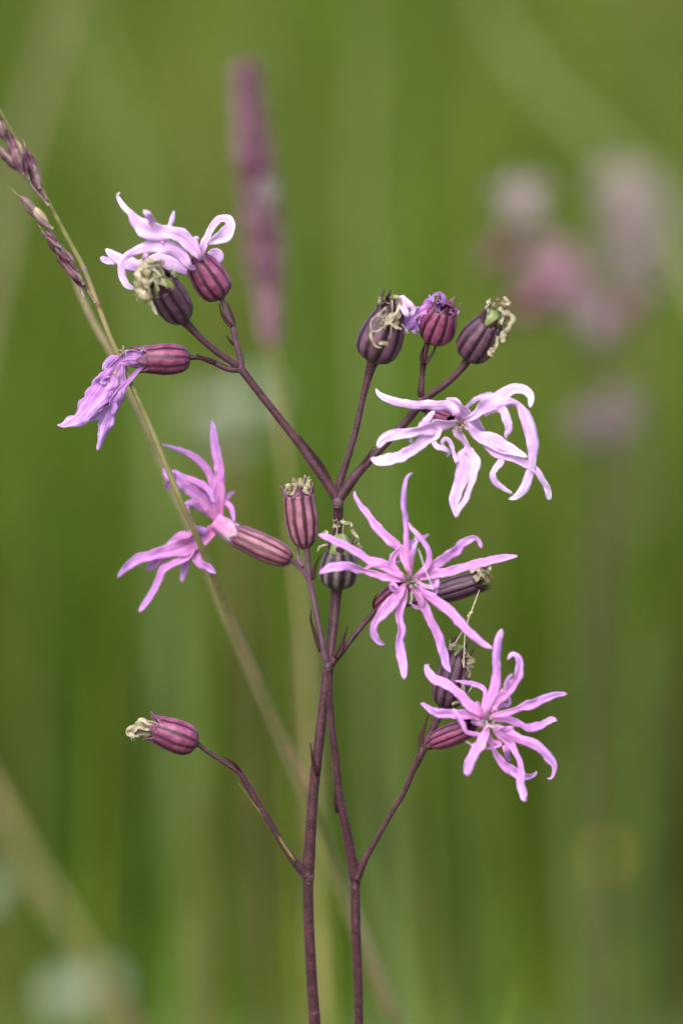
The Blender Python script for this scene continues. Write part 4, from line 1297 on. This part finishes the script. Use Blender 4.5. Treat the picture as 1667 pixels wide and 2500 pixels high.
def spikelet(base, tip, width, dz, mats, parent, n=4, awn=14):
    """a spikelet of overlapping pointed husks; base and tip on the enlarged detail M"""
    s = empty('spikelet', P(*ZM(*base), dz), parent)
    bx, by = ZM(*base)
    tx, ty = ZM(*tip)
    L = math.hypot(tx - bx, ty - by)
    ux, uy = (tx - bx) / L, (ty - by) / L
    nx, ny = -uy, ux
    W = width * ZM.s
    for k in range(n):
        t0 = k / n * 0.55
        t1 = min(1.0, t0 + 0.58)
        sd = (k % 2 * 2 - 1) * W * 0.16
        z0 = dz + FR.uniform(-0.8, 0.8)
        pts = []
        for i in range(12):
            t = i / 11
            along = (t0 + (t1 - t0) * t) * L
            off = sd * math.sin(math.pi * min(1, t * 1.1)) + sd * 0.5 * t
            r = W * 0.30 * (math.sin(math.pi * min(1, 0.08 + t * 0.95)) ** 0.8) + 0.5
            pts.append((*P(bx + ux * along + nx * off, by + uy * along + ny * off, z0), r * PX))
        e = MB()
        add_tube(e, [Vector(q[:3]) for q in pts], [q[3] for q in pts], 10, 0.12, FR.random() * 30)
        e.build('husk', M[mats[k % len(mats)]], s)
    e = MB()
    pts = [P(bx + ux * L * 0.9, by + uy * L * 0.9, dz), P(tx + ux * awn * 0.5 + nx * 2, ty + uy * awn * 0.5 + ny * 2, dz), P(tx + ux * awn, ty + uy * awn, dz - 0.5)]
    add_tube(e, pts, [1.6 * PX, 1.0 * PX, 0.3 * PX], 5)
    e.build('awn', M['lemma_tan'], s)
    # the little stalk that holds it to the culm
    return s


def stalklet(line, dz, w=5):
    px_tube('stalklet', [ZM(*q) for q in line], [dz] * len(line), [w] * len(line), M['lemma_mauve'], g1, samples=14, sides=8)


stalklet([(960, 2230), (880, 1960), (700, 1640), (520, 1400)], -4, 5)
stalklet([(560, 1180), (420, 1020), (300, 860), (160, 640)], -8, 6)
stalklet([(540, 1110), (480, 1000), (400, 820)], -8, 6)
stalklet([(1100, 2300), (1010, 2160), (940, 2040)], -3.5, 7)
spikelet((480, 1050), (275, 470), 130, -8.5, ['lemma_purple', 'lemma_mauve', 'lemma_purple', 'lemma_purple'], g1, 5)
spikelet((330, 880), (165, 400), 110, -10, ['lemma_tan', 'lemma_purple', 'lemma_mauve'], g1, 4)
spikelet((270, 830), (45, 250), 120, -11, ['lemma_purple', 'lemma_mauve', 'lemma_purple'], g1, 5)
spikelet((210, 770), (-60, 480), 100, -10.5, ['lemma_purple', 'lemma_mauve'], g1, 4)
spikelet((60, 420), (-90, 80), 110, -12, ['lemma_purple', 'lemma_mauve', 'lemma_tan'], g1, 4)
spikelet((610, 1450), (185, 1050), 125, -6.5, ['lemma_mauve', 'lemma_tan', 'lemma_mauve'], g1, 4, 30)
spikelet((700, 1660), (450, 1420), 90, -6, ['lemma_mauve', 'lemma_purple'], g1, 3)
spikelet((800, 1810), (500, 1530), 110, -5.5, ['lemma_purple', 'lemma_mauve', 'lemma_purple'], g1, 4)
spikelet((900, 1930), (650, 1590), 90, -5, ['lemma_purple', 'lemma_mauve'], g1, 3)
spikelet((1000, 2140), (640, 1720), 110, -4.6, ['lemma_purple', 'lemma_mauve', 'lemma_purple', 'lemma_mauve'], g1, 5)

# its dry twin just behind
culm_px = [(150, 600), (170, 650), (187, 696), (225, 780), (273, 866), (318, 960), (356, 1042), (390, 1118), (430, 1212), (478, 1320), (540, 1470), (610, 1630), (690, 1810), (765, 1990), (850, 2200), (960, 2480), (990, 2560)]
culm_dz = [26, 28, 31, 33, 35, 38, 42, 46, 50, 55, 62, 70, 80, 88, 98, 110, 114]
tmp = [P(x, y, z) for (x, y), z in zip(culm_px, culm_dz)]
foot = to_ground(tmp[-1], tmp[-1] - tmp[-2])[-1]
g2 = empty('dry_grass_stalk', foot)
tag(g2, 'dry pinkish-tan grass stalk running close behind the olive grass', 'grass stalk')
px_tube('culm', culm_px, culm_dz, [5, 9, 13, 14, 15, 15, 15, 15, 15, 16, 17, 18, 19, 20, 21, 22, 22], M['culm_tan'], g2, ground=True)

# ------------------------------------------------------------------ purple foxtail spike
FZ = 165
fx_px = [(598, 165), (604, 240), (618, 360), (632, 480), (645, 620), (655, 740), (664, 850), (676, 960), (700, 1150), (728, 1400), (750, 1650), (770, 2000), (790, 2450)]
full = stalk(fx_px, [FZ] * len(fx_px), 0, None)
fox = empty('foxtail_grass', full[-1])
tag(fox, 'tall grass with a slim purple flower spike behind the topmost pink flower', 'grass')
e = MB()
add_tube(e, full, [0.0007 + 0.0003 * min(1, i / 20) for i in range(len(full))], 10)
e.build('culm', M['culm'], fox)
hd = [Vector(q) for q in catmull([tuple(P(x, y, FZ)) for x, y in fx_px[:7]], 80)]
rs = random.Random(9)
eb, ep = MB(), MB()
for i in range(1, 79):
    t = i / 79
    c = hd[i]
    ax = (hd[i - 1] - hd[min(79, i + 1)]).normalized()
    x, y = perp(ax)
    rr = 0.0040 * (0.55 + 0.75 * math.sin(math.pi * min(1, 0.12 + 0.8 * t))) * (0.8 if t > 0.8 else 1)
    for k in range(9):
        a = rs.uniform(0, 6.283)
        o_d = (x * math.cos(a) + y * math.sin(a))
        pale = (0.42 < t < 0.51 and o_d.x > -0.2)
        m = ep if pale else eb
        st = c + o_d * rr * 0.25
        tp = c + o_d * rr * rs.uniform(0.9, 1.15) + ax * rs.uniform(0.002, 0.004)
        mid = st.lerp(tp, 0.55) + o_d * 0.0004
        add_tube(m, [st, mid, tp], [0.0004, 0.00085, 0.0001], 6)
o = eb.build('husks', M['spike'], fox)
o['kind'] = 'stuff'
o = ep.build('anthers', M['spike_pale'], fox)
o['kind'] = 'stuff'


# ------------------------------------------------------------------ simple blossoms for plants standing deep in the grass
def radial_flower(parent, c, n, rad, mat, petals=5, lobes=4, wid=0.0016, seed=1, calyx=None, droop=0.2):
    rs = random.Random(seed)
    n = n.normalized()
    x, y = perp(n)
    fl = empty('flower', c, parent)
    for p in range(petals):
        e = MB()
        a0 = 2 * math.pi * p / petals + rs.uniform(-0.2, 0.2)
        for l in range(lobes):
            a = a0 + (l - (lobes - 1) / 2) * (0.95 / max(1, lobes)) + rs.uniform(-0.1, 0.1)
            d = x * math.cos(a) + y * math.sin(a)
            ln = rad * rs.uniform(0.75, 1.1) * (0.8 if l in (0, lobes - 1) and lobes > 2 else 1)
            pts = [tuple(c), tuple(c + d * ln * 0.35 + n * ln * 0.12), tuple(c + d * ln * 0.7 + n * ln * rs.uniform(-0.05, 0.2)),
                   tuple(c + d * ln + n * ln * rs.uniform(-0.45, 0.15) - Vector((0, 0, droop * ln)))]
            full = [Vector(q) for q in catmull(pts, 12)]
            add_ribbon(e, full, [wid * (0.4 + 0.8 * math.sin(math.pi * min(1, 0.1 + i / 13))) for i in range(12)], nref=n, across=4, cup=0.2)
        e.build('petal', mat, fl, thick=0.00015)
    if calyx:
        make_calyx(fl, c - n * calyx, c - n * 0.001, calyx * 0.28, 'tube', M['calyx_magenta'], M['tooth_pink'], 0.6, 0.0)
    return fl


# far ragged robin
RZ = 370
rb_px = [(1275, 500), (1330, 590), (1400, 720), (1450, 830), (1470, 930), (1485, 1050), (1478, 1300), (1470, 1700), (1480, 2300)]
full = stalk(rb_px, [RZ] * len(rb_px), 0, None)
robin3 = empty('ragged_robin', full[-1])
tag(robin3, 'hazy pink ragged robin standing deeper in the grass behind the sharp ones', 'ragged robin')
e = MB()
add_tube(e, full, [0.0011 + 0.0006 * i / len(full) for i in range(len(full))], 10)
e.build('stem', M['stem_dark'], robin3)
for (sx, sy, tx, ty, ax_, rad, mt, sd, ddz) in [
        (1330, 600, 1268, 480, (-.3, -.6, .7), 0.0125, 'far_petal', 1, 0),
        (1370, 680, 1345, 640, (-.2, -1, .3), 0.0125, 'far_petal_pink', 2, -6),
        (1400, 720, 1400, 700, (.2, -1, .2), 0.011, 'far_petal_pink', 3, -10),
        (1430, 790, 1450, 770, (.4, -1, .2), 0.0115, 'far_petal', 4, -8),
        (1480, 1010, 1505, 1010, (.4, -1, -.1), 0.0135, 'far_petal', 5, -6),
        (1476, 980, 1425, 1030, (-.5, -1, -.2), 0.009, 'far_petal', 6, -4)]:
    c = P(tx, ty, RZ + ddz)
    st = [tuple(P(sx, sy, RZ)), tuple((P(sx, sy, RZ) + c) / 2 + Vector((0, 0.003, 0.002))), tuple(c - Vector(ax_).normalized() * 0.009)]
    e = MB()
    fu = [Vector(q) for q in catmull(st, 10)]
    add_tube(e, fu, [0.0008] * 10, 8)
    e.build('twig', M['stem_dark'], robin3)
    radial_flower(robin3, c, Vector(ax_), rad, M[mt], 5, 4, 0.0018, sd, calyx=0.010)
for (sx, sy, tx, ty) in [(1300, 545, 1250, 590), (1400, 720, 1330, 740), (1350, 620, 1310, 690), (1460, 880, 1500, 800)]:
    bpt, mpt = P(sx, sy, RZ), P(tx, ty, RZ + 2)
    e = MB()
    add_tube(e, [bpt, bpt.lerp(mpt, 0.5) + Vector((0, 0, 0.001)), mpt], [0.0008] * 3, 8)
    e.build('twig', M['stem_dark'], robin3)
    f = empty('seed_capsule', mpt, robin3)
    dd = (mpt - bpt).normalized()
    make_calyx(f, mpt - dd * 0.001, mpt + dd * 0.011, 0.0036, 'fat', M['calyx_magenta'], M['tooth_pink'], 0.7)

# second far one, paler, further back
RZ = 560
rb_px = [(1540, 430), (1550, 560), (1545, 760), (1560, 1000), (1580, 1500), (1590, 2200)]
full = stalk(rb_px, [RZ] * len(rb_px), 0, None)
robin4 = empty('ragged_robin', full[-1])
tag(robin4, 'pale faded ragged robin standing furthest back above the hazy pink one', 'ragged robin')
e = MB()
add_tube(e, full, [0.0011 + 0.0006 * i / len(full) for i in range(len(full))], 10)
e.build('stem', M['stem_pale'], robin4)
for (tx, ty, ax_, rad, mt, sd) in [(1525, 450, (-.3, -1, .5), 0.017, 'far_petal', 11), (1565, 530, (.3, -1, .3), 0.019, 'far_petal', 12), (1530, 590, (-.3, -1, 0), 0.017, 'far_petal', 13),
                                   (1560, 660, (.3, -1, 0), 0.016, 'far_petal', 14)]:
    c = P(tx, ty, RZ - 12)
    k = min(range(len(full)), key=lambda i: (full[i] - c).length)
    e = MB()
    add_tube(e, [full[min(k + 2, len(full) - 1)], full[k].lerp(c, 0.6), c - Vector(ax_).normalized() * 0.009], [0.0008] * 3, 8)
    e.build('twig', M['stem_pale'], robin4)
    radial_flower(robin4, c, Vector(ax_), rad, M[mt], 5, 4, 0.0016, sd, calyx=0.010)


# white and yellow blossoms low in the grass
def blossom(px, py, dz, rad, mat, label, group, petals=9, name='white_blossom', seed=1, heads=((0, 0),)):
    c0 = P(px, py, dz)
    full = [Vector(q) for q in catmull([tuple(c0), tuple(c0 + Vector((0.004, 0.01, -c0.z * 0.5))), (c0.x + 0.002, c0.y + 0.02, -0.005)], 20)]
    root = empty(name, full[-1])
    e = MB()
    add_tube(e, full, [0.0009] * 20, 8)
    e.build('stem', M['culm'], root)
    for i, (hx, hz) in enumerate(heads):
        c = c0 + Vector((hx, -0.004, hz))
        if hx or hz:
            e = MB()
            add_tube(e, [full[2], full[1].lerp(c, 0.6), c + Vector((0, 0.001, -0.001))], [0.0007] * 3, 8)
            e.build('twig', M['culm'], root)
        fl = radial_flower(root, c, Vector((0.1, -0.8, 0.8)), rad, mat, petals, 1, rad * 0.62, seed + i, droop=0.05)
        e = MB()
        add_tube(e, [c + Vector((0, 0.0005, -0.0005)), c + Vector((0, -0.0008, 0.0008)), c + Vector((0, -0.0016, 0.0016))], [rad * 0.26, rad * 0.24, rad * 0.1], 10)
        e.build('flower_disc', M['yellow_petal'], fl)
    tag(root, label, 'wildflower', group)


gw = 'blossoms lost in the soft grass'
blossom(520, 985, 620, 0.009, M['white_petal'], 'pale whitish blossoms in the grass behind the wilted hanging flower', gw, 8, seed=3, heads=((0, 0), (0.018, 0.004), (0.008, -0.014)))
blossom(160, 2420, 560, 0.009, M['white_petal'], 'white blossoms low in the grass beside the slanting straw stalk', gw, 8, seed=6, heads=((0, 0), (0.014, 0.004)))
blossom(-30, 2160, 560, 0.008, M['white_petal'], 'white blossom above the lower one, beyond the slanting straw stalk', gw, 8, seed=9)
blossom(1480, 2080, 640, 0.0045, M['yellow_petal'], 'yellow blossom deep in the grass below the pink stars', gw, 6, name='yellow_blossom', seed=12)
